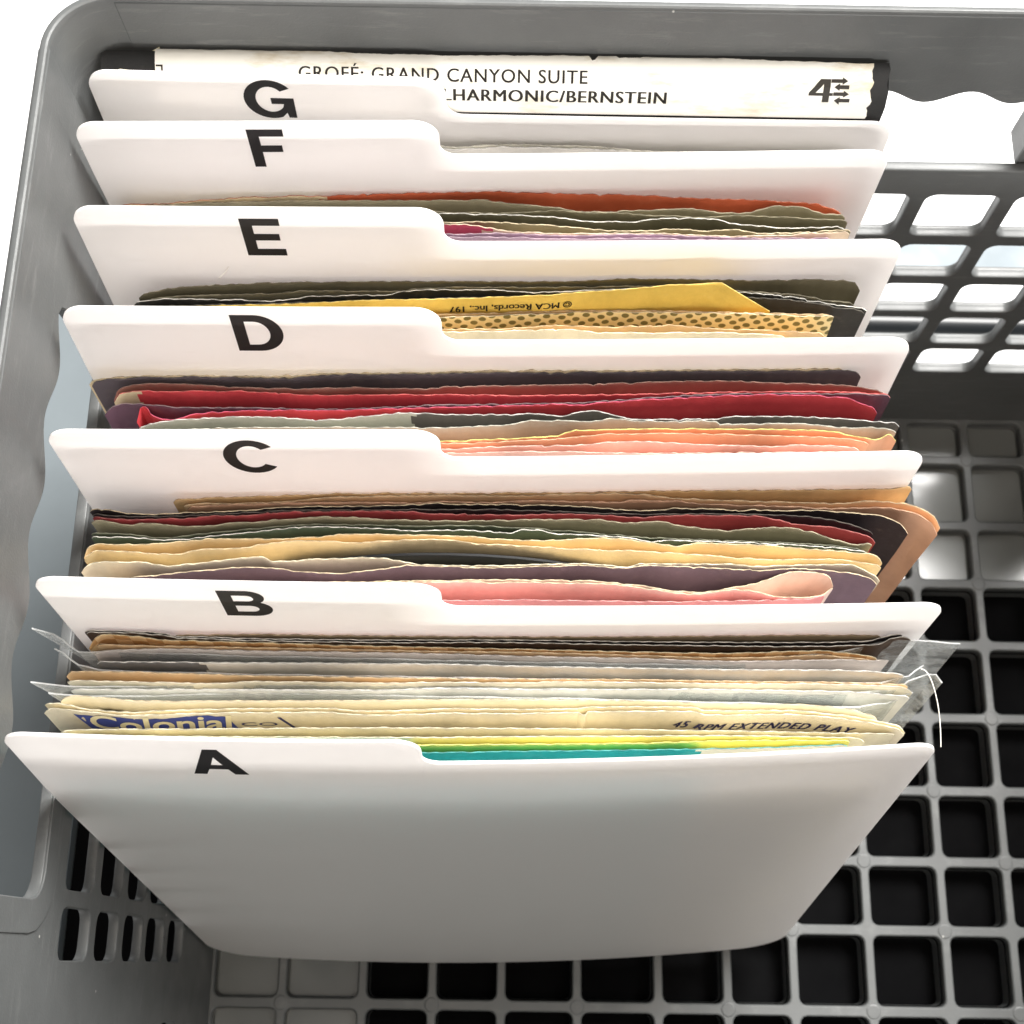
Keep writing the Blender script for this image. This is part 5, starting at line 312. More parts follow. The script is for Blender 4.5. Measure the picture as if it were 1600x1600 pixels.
{"l":"gold checked record sleeve behind the clear plastic outer sleeves","k":"sleeve","z":172.01,"s":[[[-101.83,-101.0,-100.48,-98.76,-98.5,-96.0,-93.5,-93.09,-91.0,-88.5,-86.0,-84.53,-83.5,-81.0,-78.5,-76.0,-73.5,-71.0,-68.5,-66.0,-64.76,-63.5,-61.0,-58.5,-56.0,-53.5,-51.0,-48.5,-46.0,-43.5,-42.16,-41.0,-38.5,-36.0,-33.5,-31.0,-28.5,-26.0,-23.5,-22.4,-21.0,-18.5,-16.0,-13.5,-11.0,-8.5,-8.29,-6.0,-3.5,-1.0,1.5,4.0,6.5,9.0,11.5,14.0,16.5,19.0,19.93,21.5,24.0,26.5,29.0,31.5,34.0,36.5,36.86,39.0,41.5,44.0,46.5,48.17,49.0,51.5,54.0,56.5,59.0,59.5,61.5,64.0,66.5,66.53,69.0,71.5,72.4],[65.38,66.55,67.13,68.17,68.17,68.11,67.99,67.97,67.79,67.46,67.18,67.1,67.08,67.03,67.0,66.97,66.94,66.92,66.89,66.86,66.85,66.83,66.79,66.75,66.7,66.66,66.61,66.57,66.54,66.51,66.5,66.49,66.47,66.45,66.44,66.43,66.42,66.4,66.39,66.39,66.38,66.37,66.36,66.35,66.34,66.33,66.33,66.32,66.29,66.27,66.24,66.21,66.18,66.15,66.12,66.1,66.08,66.07,66.07,66.07,66.07,66.07,66.06,66.06,66.06,66.06,66.06,66.09,66.19,66.32,66.45,66.53,66.57,66.7,66.84,66.95,67.0,67.01,66.95,66.78,66.55,66.54,66.21,65.78,65.63],46.2,"checks",{}],[[-99.93,-99.0,-96.5,-94.0,-91.5,-90.04,-89.0,-86.5,-84.0,-81.5,-79.0,-76.5,-74.0,-71.5,-69.0,-66.5,-64.67,-64.0,-61.5,-59.0,-56.5,-54.0,-51.5,-49.0,-46.5,-44.0,-42.11,-41.5,-39.0,-36.5,-34.0,-31.5,-29.0,-26.5,-24.0,-22.38,-21.5,-19.0,-16.5,-14.0,-11.5,-9.0,-8.28,-6.5,-4.0,-1.5,1.0,3.5,6.0,8.5,11.0,13.5,16.0,18.5,19.92,21.0,23.5,26.0,28.5,31.0,33.5,36.0,36.83,38.5,41.0,43.5,46.0,48.12,48.5,51.0,53.5,56.0,58.5,59.44,61.0,63.5,66.0,68.5,71.0,71.38],[65.98,65.96,65.87,65.79,65.73,65.71,65.71,65.71,65.71,65.71,65.71,65.71,65.7,65.7,65.7,65.7,65.7,65.7,65.69,65.69,65.68,65.68,65.67,65.66,65.65,65.64,65.63,65.63,65.62,65.6,65.58,65.57,65.55,65.54,65.53,65.53,65.53,65.54,65.56,65.58,65.6,65.61,65.61,65.61,65.6,65.59,65.57,65.55,65.52,65.5,65.47,65.43,65.4,65.37,65.35,65.34,65.29,65.24,65.18,65.12,65.08,65.06,65.05,65.07,65.12,65.2,65.3,65.38,65.4,65.54,65.72,65.89,65.99,66.0,65.97,65.84,65.64,65.42,65.21,65.19],44.82,"tan_orange",{}]]},
{"l":"pinkish white record sleeve in a clear plastic outer sleeve, rear of the two","k":"sleeve","z":172.01,"s":[[[-100.42,-100.0,-97.5,-95.0,-92.76,-92.5,-90.0,-87.5,-85.0,-82.5,-80.0,-78.72,-77.5,-75.0,-72.5,-70.0,-67.5,-65.0,-64.62,-62.5,-60.0,-57.5,-55.0,-52.5,-50.0,-47.5,-45.0,-42.5,-40.0,-37.5,-36.45,-35.0,-32.5,-30.0,-27.5,-25.0,-22.5,-22.36,-20.0,-17.5,-15.0,-12.5,-10.0,-8.27,-7.5,-5.0,-2.5,0.0,2.5,5.0,7.5,10.0,12.5,15.0,17.5,19.91,20.0,22.5,25.0,27.5,30.0,32.5,35.0,36.81,37.5,40.0,42.5,45.0,47.5,50.0,52.5,55.0,57.5,60.0,62.2,62.5,65.0,67.5,70.0,72.5,74.92],[64.11,64.15,64.41,64.66,64.81,64.82,64.92,65.01,65.09,65.14,65.18,65.18,65.18,65.15,65.1,65.05,65.0,64.98,64.98,64.98,64.98,64.98,64.99,64.99,65.0,65.0,65.0,65.01,65.01,65.01,65.01,65.01,65.0,64.99,64.98,64.97,64.95,64.95,64.93,64.89,64.85,64.8,64.77,64.75,64.75,64.73,64.72,64.71,64.7,64.7,64.69,64.68,64.67,64.66,64.65,64.64,64.64,64.6,64.55,64.49,64.43,64.38,64.35,64.34,64.34,64.36,64.4,64.46,64.53,64.62,64.71,64.8,64.89,64.97,65.04,65.05,65.11,65.13,64.92,65.03,65.39],43.81,"print_grey",{}],[[-99.48,-99.0,-96.5,-94.0,-91.5,-89.0,-86.5,-84.0,-81.5,-79.0,-76.5,-74.94,-74.0,-71.5,-69.0,-66.5,-64.0,-61.5,-59.0,-56.5,-54.0,-51.5,-50.38,-49.0,-46.5,-44.0,-41.5,-39.0,-36.5,-34.0,-31.5,-29.0,-26.5,-24.0,-22.29,-21.5,-19.0,-16.5,-14.0,-11.5,-9.0,-6.5,-4.72,-4.0,-1.5,1.0,3.5,6.0,8.5,11.0,13.5,16.0,18.5,19.88,21.0,23.5,26.0,28.5,31.0,33.5,36.0,36.74,38.5,41.0,43.5,46.0,48.5,51.0,53.5,56.0,58.5,61.0,63.48,63.5,66.0,68.5,71.0,73.5,76.0,78.2],[61.98,61.98,62.01,62.04,62.06,62.09,62.11,62.14,62.17,62.19,62.22,62.23,62.24,62.27,62.3,62.33,62.36,62.38,62.41,62.44,62.46,62.48,62.49,62.5,62.52,62.54,62.56,62.58,62.6,62.62,62.63,62.65,62.66,62.66,62.66,62.66,62.65,62.63,62.6,62.57,62.55,62.53,62.52,62.52,62.51,62.51,62.51,62.5,62.5,62.5,62.5,62.49,62.49,62.49,62.49,62.49,62.48,62.48,62.48,62.48,62.48,62.48,62.48,62.5,62.52,62.56,62.6,62.64,62.68,62.71,62.74,62.76,62.77,62.77,62.74,62.65,62.53,62.39,62.26,62.15],40.62,"print_white",{"torn":[-999,-75.3,"mid_grey"]}]]},
{"l":"tan edged record sleeve in a clear plastic outer sleeve, front of the two","k":"sleeve","z":172.01,"s":[[[-106.01,-106.0,-104.84,-103.5,-101.0,-98.5,-96.0,-93.5,-92.24,-91.0,-88.5,-86.0,-83.5,-81.0,-78.5,-78.22,-76.0,-73.5,-71.0,-68.5,-66.0,-64.2,-63.5,-61.0,-58.5,-56.0,-53.5,-51.0,-48.5,-46.0,-43.5,-41.0,-38.5,-36.2,-36.0,-33.5,-31.0,-28.5,-26.0,-23.5,-21.0,-18.5,-16.0,-13.5,-11.0,-8.5,-8.19,-6.0,-3.5,-1.0,1.5,4.0,6.5,9.0,11.5,14.0,16.5,19.0,19.84,21.5,24.0,26.5,29.0,31.5,34.0,36.5,36.66,39.0,41.5,44.0,46.5,49.0,51.5,54.0,56.5,59.0,61.5,61.91,64.0,66.5,69.0,71.5,74.0,76.5,78.72],[59.03,59.03,59.75,59.77,59.79,59.8,59.81,59.82,59.82,59.81,59.79,59.76,59.71,59.66,59.62,59.62,59.58,59.54,59.49,59.45,59.42,59.42,59.42,59.42,59.42,59.42,59.42,59.43,59.43,59.43,59.44,59.44,59.44,59.45,59.45,59.45,59.46,59.47,59.49,59.5,59.52,59.54,59.55,59.57,59.59,59.61,59.62,59.64,59.67,59.7,59.73,59.77,59.81,59.84,59.88,59.9,59.92,59.93,59.93,59.93,59.93,59.92,59.92,59.92,59.92,59.92,59.92,59.92,59.93,59.94,59.96,59.98,59.99,60.01,60.03,60.04,60.04,60.04,60.03,60.0,59.96,59.9,59.84,59.79,59.75],37.01,"tan_orange",{}],[[-105.58,-105.0,-102.5,-100.0,-97.5,-95.0,-92.5,-92.02,-90.0,-87.5,-85.0,-82.5,-80.0,-77.5,-75.0,-73.84,-72.5,-70.0,-67.5,-65.0,-64.11,-62.5,-60.0,-57.5,-55.0,-52.5,-50.0,-47.5,-45.0,-42.5,-40.0,-37.5,-36.15,-35.0,-32.5,-30.0,-27.5,-25.0,-22.5,-22.17,-20.0,-17.5,-15.0,-12.5,-10.0,-8.18,-7.5,-5.0,-2.5,0.0,2.5,5.0,5.82,7.5,10.0,12.5,15.0,17.5,19.83,20.0,22.5,25.0,27.5,30.0,32.5,35.0,36.64,37.5,40.0,42.5,45.0,47.5,50.0,52.5,55.0,57.5,60.0,61.88,62.5,65.0,67.5,70.0,72.5,75.0,75.89,77.5,79.73],[57.76,57.75,57.74,57.73,57.72,57.71,57.7,57.69,57.68,57.66,57.64,57.61,57.59,57.57,57.56,57.56,57.59,57.75,57.97,58.12,58.14,58.16,58.18,58.2,58.21,58.22,58.23,58.24,58.25,58.27,58.28,58.3,58.31,58.33,58.39,58.47,58.55,58.63,58.68,58.68,58.7,58.71,58.72,58.73,58.75,58.77,58.78,58.85,58.96,59.08,59.19,59.26,59.28,59.29,59.32,59.33,59.35,59.36,59.36,59.36,59.36,59.36,59.36,59.35,59.35,59.35,59.35,59.35,59.36,59.39,59.42,59.45,59.49,59.53,59.57,59.59,59.61,59.61,59.61,59.6,59.58,59.55,59.5,59.44,59.42,59.1,58.35],35.64,"cream_card",{}],[[-104.65,-104.0,-101.5,-99.0,-96.5,-94.0,-91.5,-89.0,-86.5,-84.0,-81.5,-79.0,-77.92,-76.5,-74.0,-71.5,-69.0,-66.5,-64.0,-61.5,-59.0,-56.5,-54.0,-51.5,-49.0,-46.5,-44.0,-41.5,-39.0,-36.5,-36.08,-34.0,-31.5,-29.0,-26.5,-24.0,-22.13,-21.5,-19.0,-16.5,-14.0,-11.5,-9.0,-8.16,-6.5,-4.0,-1.5,1.0,3.5,6.0,8.5,11.0,13.5,16.0,18.5,19.81,21.0,23.5,26.0,28.5,31.0,33.5,36.0,36.6,38.5,41.0,43.5,46.0,48.5,51.0,53.5,56.0,58.5,61.0,61.79,63.5,66.0,68.5,71.0,73.5,76.0,78.5,78.8],[55.8,55.81,55.85,55.89,55.93,55.97,56.01,56.05,56.1,56.14,56.17,56.21,56.23,56.25,56.28,56.31,56.34,56.36,56.39,56.42,56.44,56.47,56.5,56.52,56.55,56.59,56.62,56.66,56.71,56.75,56.76,56.83,56.97,57.13,57.28,57.38,57.41,57.41,57.4,57.39,57.37,57.36,57.35,57.35,57.36,57.37,57.4,57.43,57.48,57.52,57.58,57.63,57.68,57.73,57.78,57.8,57.82,57.87,57.93,57.98,58.02,58.06,58.07,58.07,58.07,58.07,58.07,58.07,58.07,58.07,58.07,58.06,58.06,58.06,58.06,58.04,57.96,57.84,57.69,57.52,57.36,57.22,57.2],33.6,"print_white",{}]]},
{"l":"cream record sleeve with dark blotches behind the blue lettered sleeve","k":"sleeve","z":172.01,"s":[[[-106.59,-106.0,-105.01,-103.5,-102.82,-101.0,-98.5,-97.21,-96.0,-93.5,-91.0,-88.8,-88.5,-86.0,-83.5,-81.0,-78.5,-76.0,-73.5,-71.0,-68.5,-66.0,-63.79,-63.5,-61.0,-58.5,-56.0,-53.5,-51.0,-48.5,-46.0,-43.5,-41.0,-38.5,-36.0,-35.98,-33.5,-31.0,-28.5,-26.0,-23.5,-21.0,-18.5,-16.0,-13.5,-11.0,-8.5,-8.12,-6.0,-3.5,-1.0,1.5,4.0,6.5,9.0,11.5,14.0,16.5,19.0,19.77,21.5,24.0,26.5,29.0,31.5,34.0,36.5,36.5,39.0,41.5,44.0,46.5,49.0,51.5,54.0,54.63,56.5,59.0,61.5,64.0,65.73,66.5,69.0,71.47],[53.37,53.68,54.1,54.38,54.42,54.36,54.18,54.09,54.0,53.78,53.59,53.52,53.52,53.53,53.55,53.58,53.62,53.67,53.72,53.78,53.83,53.88,53.92,53.93,53.98,54.02,54.08,54.13,54.18,54.24,54.29,54.35,54.4,54.46,54.51,54.51,54.57,54.62,54.69,54.75,54.81,54.87,54.93,54.98,55.03,55.07,55.1,55.1,55.12,55.14,55.16,55.18,55.2,55.22,55.23,55.25,55.26,55.26,55.27,55.27,55.26,55.22,55.16,55.1,55.04,54.99,54.97,54.97,54.97,54.98,54.98,54.98,54.98,54.98,54.98,54.98,54.95,54.8,54.56,54.26,54.04,53.91,53.23,52.45],30.16,"blotchy",{}]]},
{"l":"cream record sleeve with white script on a blue panel behind the A divider","k":"sleeve","z":172.01,"s":[[[-109.97,-109.0,-106.78,-106.5,-104.0,-101.5,-101.11,-99.0,-96.5,-94.0,-91.5,-91.32,-89.0,-86.5,-84.0,-83.05,-81.5,-79.0,-76.5,-74.0,-73.37,-71.5,-69.0,-66.5,-64.0,-61.5,-59.5,-59.0,-56.5,-54.0,-51.5,-49.0,-47.01,-46.5,-44.0,-41.5,-41.43,-39.0,-36.5,-34.0,-31.5,-29.0,-28.94,-26.5,-24.0,-22.0,-21.5,-19.0,-16.5,-14.0,-11.5,-9.48,-9.0,-6.5,-4.0,-1.5,1.0,3.5,6.0,7.21,8.5,8.61,11.0,13.5,16.0,18.5,21.0,23.5,26.0,28.5,31.0,32.29,33.5,33.66,36.0,38.5,41.0,43.5,46.0,48.5,51.0,51.78,53.5,56.0,58.5,61.0,61.49,63.5,66.0,68.5,71.0,73.5,75.25,76.0,77.38],[52.62,52.64,52.67,52.67,52.24,51.69,51.64,51.43,51.2,51.04,50.96,50.96,51.04,51.24,51.45,51.51,51.6,51.72,51.83,51.93,51.95,52.01,52.08,52.15,52.21,52.27,52.31,52.32,52.37,52.43,52.47,52.5,52.51,52.5,52.25,52.04,52.04,52.07,52.15,52.27,52.4,52.52,52.52,52.67,52.84,52.91,52.92,52.93,52.94,52.95,52.96,52.97,52.98,53.01,53.04,53.09,53.16,53.24,53.33,53.38,53.68,53.68,53.75,53.82,53.88,53.93,53.97,54.01,54.03,54.05,54.06,54.06,53.41,53.39,53.4,53.44,53.49,53.55,53.61,53.65,53.67,53.68,53.64,53.5,53.29,53.04,52.99,52.79,52.5,52.15,51.74,51.25,50.84,50.52,49.63],27.63,"cream_yellow",{}],[[-109.88,-109.0,-108.03,-106.5,-104.0,-101.5,-101.04,-99.0,-96.5,-94.0,-91.5,-91.25,-89.0,-86.5,-84.0,-82.97,-81.5,-79.0,-76.5,-74.0,-73.3,-71.5,-69.0,-66.5,-64.0,-61.5,-59.45,-59.0,-56.5,-54.0,-51.5,-49.0,-46.96,-46.5,-44.0,-41.5,-41.38,-39.0,-36.5,-34.0,-31.5,-29.0,-28.9,-26.5,-24.0,-21.97,-21.5,-19.0,-16.5,-14.0,-11.5,-9.47,-9.0,-6.5,-4.0,-1.5,1.0,3.5,6.0,6.52,7.49,8.32,8.5,11.0,13.5,16.0,18.5,21.0,23.5,26.0,28.5,31.0,32.26,33.5,33.63,36.0,38.5,41.0,43.5,46.0,48.5,51.0,51.74,53.5,56.0,58.5,61.0,61.45,63.5,66.0,68.5,71.0,73.5,75.2,76.0,77.07],[50.81,51.24,51.53,51.5,51.33,51.12,51.09,50.9,50.63,50.39,50.27,50.27,50.32,50.46,50.62,50.68,50.75,50.87,50.99,51.09,51.11,51.17,51.24,51.31,51.38,51.43,51.47,51.48,51.54,51.59,51.64,51.67,51.67,51.67,51.42,51.21,51.21,51.22,51.28,51.36,51.45,51.54,51.55,51.69,51.86,51.94,51.94,51.95,51.96,51.97,51.98,52.0,52.0,52.06,52.16,52.28,52.39,52.49,52.53,52.53,51.57,52.7,52.71,52.78,52.85,52.91,52.96,53.0,53.03,53.06,53.07,53.08,53.08,52.42,52.41,52.43,52.48,52.56,52.65,52.73,52.8,52.83,52.84,52.81,52.7,52.53,52.33,52.29,52.1,51.82,51.46,51.03,50.53,50.15,49.81,49.21],26.47,"cream_card",{"edge":"cream_yellow","tag":"colonial"}]]},
{"l":"pale olive record sleeve in front of the blue lettered sleeve","k":"sleeve","z":172.01,"s":[[[-105.77,-105.0,-102.5,-100.58,-100.0,-97.5,-95.0,-92.5,-90.0,-87.5,-85.0,-82.5,-80.0,-77.5,-77.14,-75.0,-72.5,-70.0,-67.5,-65.0,-62.5,-60.0,-57.5,-55.0,-52.5,-50.0,-47.5,-45.0,-42.5,-40.0,-37.5,-35.71,-35.0,-32.5,-30.0,-27.5,-25.0,-22.5,-20.0,-17.5,-15.0,-12.5,-10.0,-8.03,-7.5,-5.0,-2.5,0.0,2.5,5.0,7.5,10.0,12.5,15.0,17.5,19.68,20.0,22.5,25.0,27.5,30.0,32.5,35.0,37.5,40.0,42.5,45.0,47.39,47.5,50.0,52.5,55.0,57.5,60.0,62.5,65.0,66.79,67.5,70.0,72.5,75.0,75.11],[46.57,46.65,46.93,47.07,47.09,47.17,47.23,47.29,47.34,47.39,47.43,47.47,47.52,47.57,47.58,47.63,47.69,47.75,47.81,47.87,47.93,48.0,48.06,48.12,48.18,48.24,48.3,48.35,48.4,48.45,48.49,48.52,48.53,48.56,48.6,48.63,48.66,48.69,48.71,48.74,48.76,48.78,48.8,48.82,48.82,48.84,48.86,48.88,48.9,48.92,48.93,48.95,48.96,48.97,48.98,48.98,48.98,48.99,48.99,49.0,49.0,49.0,49.0,49.01,49.01,49.01,49.01,49.01,49.01,49.0,48.99,48.97,48.95,48.93,48.92,48.91,48.9,48.9,48.93,48.99,49.03,49.04],22.03,"olive_cream2",{}],[[-105.0,-104.0,-101.5,-99.0,-96.5,-94.0,-91.5,-89.0,-86.65,-86.5,-84.0,-81.5,-79.0,-76.5,-74.0,-71.5,-69.0,-66.5,-64.0,-61.5,-59.0,-56.5,-54.0,-51.5,-49.0,-46.5,-44.0,-41.5,-39.0,-36.5,-35.62,-34.0,-31.5,-29.0,-26.5,-24.0,-21.81,-21.5,-19.0,-16.5,-14.0,-11.5,-9.0,-8.0,-6.5,-4.0,-1.5,1.0,3.5,6.0,8.5,11.0,13.5,16.0,18.5,19.65,21.0,23.5,26.0,28.5,31.0,33.5,36.0,38.5,41.0,43.5,46.0,47.35,48.5,51.0,53.5,56.0,58.5,61.0,63.5,66.0,66.72,68.35],[45.89,45.89,45.89,45.9,45.9,45.9,45.9,45.9,45.91,45.91,45.91,45.92,45.94,45.95,45.97,45.99,46.02,46.04,46.07,46.1,46.13,46.16,46.2,46.23,46.26,46.3,46.33,46.37,46.4,46.43,46.44,46.46,46.5,46.54,46.58,46.62,46.66,46.67,46.73,46.79,46.86,46.93,47.0,47.02,47.06,47.11,47.17,47.22,47.28,47.33,47.38,47.43,47.48,47.53,47.58,47.6,47.62,47.67,47.73,47.78,47.83,47.88,47.93,47.97,48.0,48.02,48.04,48.04,48.04,48.04,48.03,48.02,48.0,47.99,47.97,47.94,47.93,47.41],20.08,"pale_yellow",{}]]},
{"l":"lime yellow record sleeve behind the teal one at the front","k":"sleeve","z":172.01,"s":[[[-30.03,-30.0,-27.5,-25.0,-22.5,-20.0,-17.5,-15.0,-12.5,-10.0,-7.98,-7.5,-5.0,-2.5,0.0,2.5,5.0,7.5,10.0,12.5,15.0,17.5,19.63,20.0,22.5,25.0,27.5,30.0,32.5,35.0,37.5,40.0,40.38,42.5,45.0,47.5,50.0,52.5,55.0,57.5,60.0,62.5,65.0,65.3],[44.88,44.88,44.93,44.99,45.04,45.1,45.15,45.21,45.26,45.32,45.37,45.38,45.44,45.5,45.55,45.61,45.67,45.74,45.8,45.87,45.94,46.01,46.08,46.09,46.19,46.3,46.42,46.54,46.67,46.78,46.88,46.95,46.96,47.01,47.06,47.1,47.14,47.18,47.21,47.25,47.28,47.32,47.35,47.36],17.55,"lime",{}]]},
{"l":"teal record sleeve with white right end directly behind the A divider","k":"sleeve","z":172.01,"s":[[[-104.23,-104.0,-101.5,-99.0,-96.5,-94.0,-91.5,-89.0,-86.5,-84.0,-81.5,-79.0,-76.5,-74.0,-71.5,-69.0,-66.5,-64.0,-62.97,-61.5,-59.0,-56.5,-54.0,-51.5,-49.0,-46.5,-44.0,-41.5,-39.0,-36.5,-34.0,-31.5,-29.0,-27.91,-26.5,-24.0,-21.5,-19.0,-16.5,-14.0,-11.5,-9.0,-7.96,-6.5,-4.0,-1.5,1.0,3.5,6.0,8.5,11.0,13.5,16.0,18.5,21.0,23.5,26.0,26.51,28.5,31.0,33.5,36.0,38.5,41.0,43.5,46.0,47.24,48.5,51.0,53.5,56.0,58.5,61.0,63.5,64.56],[42.88,42.88,42.88,42.87,42.87,42.87,42.87,42.86,42.86,42.86,42.86,42.85,42.85,42.85,42.85,42.85,42.85,42.85,42.85,42.85,42.86,42.87,42.89,42.91,42.94,42.97,43.0,43.04,43.08,43.12,43.16,43.2,43.25,43.27,43.29,43.35,43.42,43.5,43.58,43.66,43.75,43.83,43.86,43.9,43.97,44.04,44.1,44.17,44.24,44.3,44.37,44.44,44.51,44.58,44.65,44.72,44.8,44.81,44.88,44.96,45.04,45.12,45.21,45.3,45.4,45.5,45.56,45.61,45.74,45.87,46.02,46.16,46.31,46.46,46.52],16.16,"teal",{"torn":[31.7,999,"cream_white"]}]]}]}''')

# ------------------------------------------------------------------ setting: table and what lies on it
GZ = -13.0
tb = mesh('table', [(-1500,-1200,GZ),(1500,-1200,GZ),(1500,1800,GZ),(-1500,1800,GZ)], [(0,1,2,3)], None, (table_mat(),)); tag(tb, kind='structure')
def box(x0,x1,y0,y1,z0,z1):
    V = [(x,y,z) for z in (z0,z1) for y in (y0,y1) for x in (x0,x1)]
    return V, [(0,2,3,1),(4,5,7,6),(0,1,5,4),(2,6,7,3),(0,4,6,2),(1,3,7,5)]
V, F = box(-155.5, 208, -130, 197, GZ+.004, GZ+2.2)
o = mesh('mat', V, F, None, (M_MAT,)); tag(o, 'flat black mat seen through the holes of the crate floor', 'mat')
V, F = box(-130, 420, 262, 279, GZ+.004, GZ+2.4)
o = mesh('metal_strip', V, F, None, (M_GREYSTRIP,)); tag(o, 'grey blue flat strip lying behind the crate, seen through its lattice', 'strip')
V, F = box(-420, -156, -150, 236, GZ+.004, GZ+7)
o = mesh('board', V, F, None, (plain('grey_board', (112,120,124), .6, .3, .06),)); tag(o, 'smooth grey board beside the crate, seen through its left handle opening', 'board')
# black cable behind the crate
V = []; F = []; n = 14; xs_ = [-140+i*14 for i in range(44)]
for i, x in enumerate(xs_):
    for k in range(n):
        a = 2*math.pi*k/n; V.append((x, 236+1.2*math.sin(x*.012)+5*math.cos(a), GZ+5+5*math.sin(a)))
for i in range(len(xs_)-1):
    for k in range(n): F.append((i*n+k, i*n+(k+1)%n, (i+1)*n+(k+1)%n, (i+1)*n+k))
F.append(tuple(range(n))); F.append(tuple(reversed([(len(xs_)-1)*n+k for k in range(n)])))
o = mesh('cable', V, F, None, (M_CABLE,), smooth=True); tag(o, 'thick black cable lying on the white table behind the crate', 'cable')

# ------------------------------------------------------------------ crate
crate = thing('plastic_crate', 'grey plastic storage crate with lattice floor and wavy edged handle openings', 'crate')
DR = math.tan(math.radians(2.495)); HC = 213.2
XL = lambda z: -113.04 + (HC-z)*DR              # inner face of the left wall
YB = lambda z: 194.71 + z*DR                    # inner face of the back wall
XR = lambda z: 213.0 - (HC-z)*DR
YF = lambda z: -78.0 - z*DR
RC = 13.0
rows = [(123,143),(101,118.2),(80,96.3),(59,76),(38.5,54.8)]
def wave(u, base, amp, lam, ph): return base + amp*math.sin(2*math.pi*(u-ph)/lam)
def gap_loop(u0, u1, v0, base, amp, lam, ph, r=6):
    P = []
    for i in range(6):
        t = math.radians(180+90*i/5); P.append((u0+r+r*math.cos(t), v0+r+r*math.sin(t)))
    for i in range(6):
        t = math.radians(270+90*i/5); P.append((u1-r+r*math.cos(t), v0+r+r*math.sin(t)))
    n = int((u1-u0-6)/1.2)
    vr = wave(u1-3, base, amp, lam, ph); P.append((u1, vr-4)); P.append((u1-1, vr-1.2))
    for i in range(n+1):
        u = u1-3 - (u1-u0-6)*i/n; P.append((u, wave(u, base, amp, lam, ph)))
    vl = wave(u0+3, base, amp, lam, ph); P.append((u0+1, vl-1.2)); P.append((u0, vl-4))
    return P
def lattice(edges, rr, r=3.2):
    return [rrect(a, b, z0, z1, r) for (a, b) in edges for (z0, z1) in rr]
def wall(name, fn, u0b, u0t, u1b, u1t, gap, edges, w_gap=True):
    holes = ([gap] if gap else []) + lattice(edges, rows)
    outer = [(u0b, -13), (u1b, -13), (u1t, HC-.9), (u0t, HC-.9)]
    skin = outline_mesh(name, [outer]+holes, 2.0, lambda u, v, w: fn(u, v, 1.0+w), crate, (M_CRATE,), bevel=.35)
    lo = [(u0b+1, 30), (u1b-1, 30), (u1b-1, 150.5), (u0b+1, 150.5)]
    if edges and name == 'back_wall': outline_mesh('rib_layer', [lo]+lattice(edges, rows), 1.1, lambda u, v, w: fn(u, v, 2.5+w), skin, (M_CRATE,), bevel=.2)
    return skin
# back wall: u = x
be = []
x = 100.9+2.1
while x < 195: be.append((x, x+20.5)); x += 24.7
x = 100.9-2.1
while x-20.5 > -88: be.append((x-20.5, x)); x -= 24.7
bgap = gap_loop(-76, 132, 154.4, 184.1, 2.1, 21.5, 101.2-21.5/4, 7)
bw = wall('back_wall', lambda u, v, w: (u, YB(v)+w, v), XL(0)+RC, XL(HC)+RC, XR(0)-RC, XR(HC)-RC, bgap, be)
# left wall: u = y
le = []; y = 15.2
while y < 160: le.append((y, y+20.6)); y += 24.7
le.append((-.3, 11.3)); le += [(-4.8-24.7*k-20.6-12, -4.8-24.7*k-12) for k in range(2)]
lgap = gap_loop(12, 141, 157.3, 186.2, 2.3, 27.0, 58.5-27/4, 6)
lw = wall('left_wall', lambda u, v, w: (XL(v)-w, u, v), YF(0)+RC, YF(HC)+RC, YB(0)-RC, YB(HC)-RC, lgap, le)
rgap = gap_loop(12, 141, 157.3, 186.2, 2.3, 27.0, 58.5-27/4, 6)
rw = wall('right_wall', lambda u, v, w: (XR(v)+w, u, v), YF(0)+RC, YF(HC)+RC, YB(0)-RC, YB(HC)-RC, rgap, le)
fw = wall('front_wall', lambda u, v, w: (u, YF(v)-w, v), XL(0)+RC, XL(HC)+RC, XR(0)-RC, XR(HC)-RC, None, [])
# raised collar round the left handle opening
def Lshape(u0, u1, v0, v1, t, r):
    P = [(u1, v0)]; P += [(u1, v0+t)]
    # inner
    for i in range(6):
        a = math.radians(270-90*i/5); P.append((u0+t+r+r*math.cos(a), v0+t+r+r*math.sin(a)))
    P += [(u0+t, v1), (u0, v1)]
    for i in range(6):
        a = math.radians(180+90*i/5); P.append((u0+(r+t)+(r+t)*math.cos(a), v0+(r+t)+(r+t)*math.sin(a)))
    return P
outline_mesh('handle_collar', [Lshape(5.0, 148, 149.6, 184, 7.2, 6)], .9, lambda u, v, w: (XL(v)+.3+w*.6, u, v), lw, (M_CRATE,), bevel=.25)
# handle gusset outside the back wall
V, F = box(123.5, 140, YB(170)+2.2, YB(170)+13, 152, 172)
o = mesh('handle_gusset', V, F, bw, (M_CRATE,))
bv = o.modifiers.new('b', 'BEVEL'); bv.width = .8*S; bv.segments = 2
# rounded corners
def corner(cxf, cyf, a0, name='corner'):
    na = 10; zs = [-13, 0, 40, 80, 120, 150, 180, HC-.9]; inner = []; outer = []
    for i in range(na+1):
        a = math.radians(a0-4+98*i/na)
        inner.append([(cxf(z)+RC*math.cos(a), cyf(z)+RC*math.sin(a), z) for z in zs])
        outer.append([(cxf(z)+(RC+2.0)*math.cos(a), cyf(z)+(RC+2.0)*math.sin(a), z) for z in zs])
    V, F, MI = slab(inner, outer); mesh(name, V, F, crate, (M_CRATE,), smooth=True)
corner(lambda z: XL(z)+RC, lambda z: YB(z)-RC, 90)
corner(lambda z: XR(z)-RC, lambda z: YB(z)-RC, 0)
corner(lambda z: XR(z)-RC, lambda z: YF(z)+RC, 270)
corner(lambda z: XL(z)+RC, lambda z: YF(z)+RC, 180)
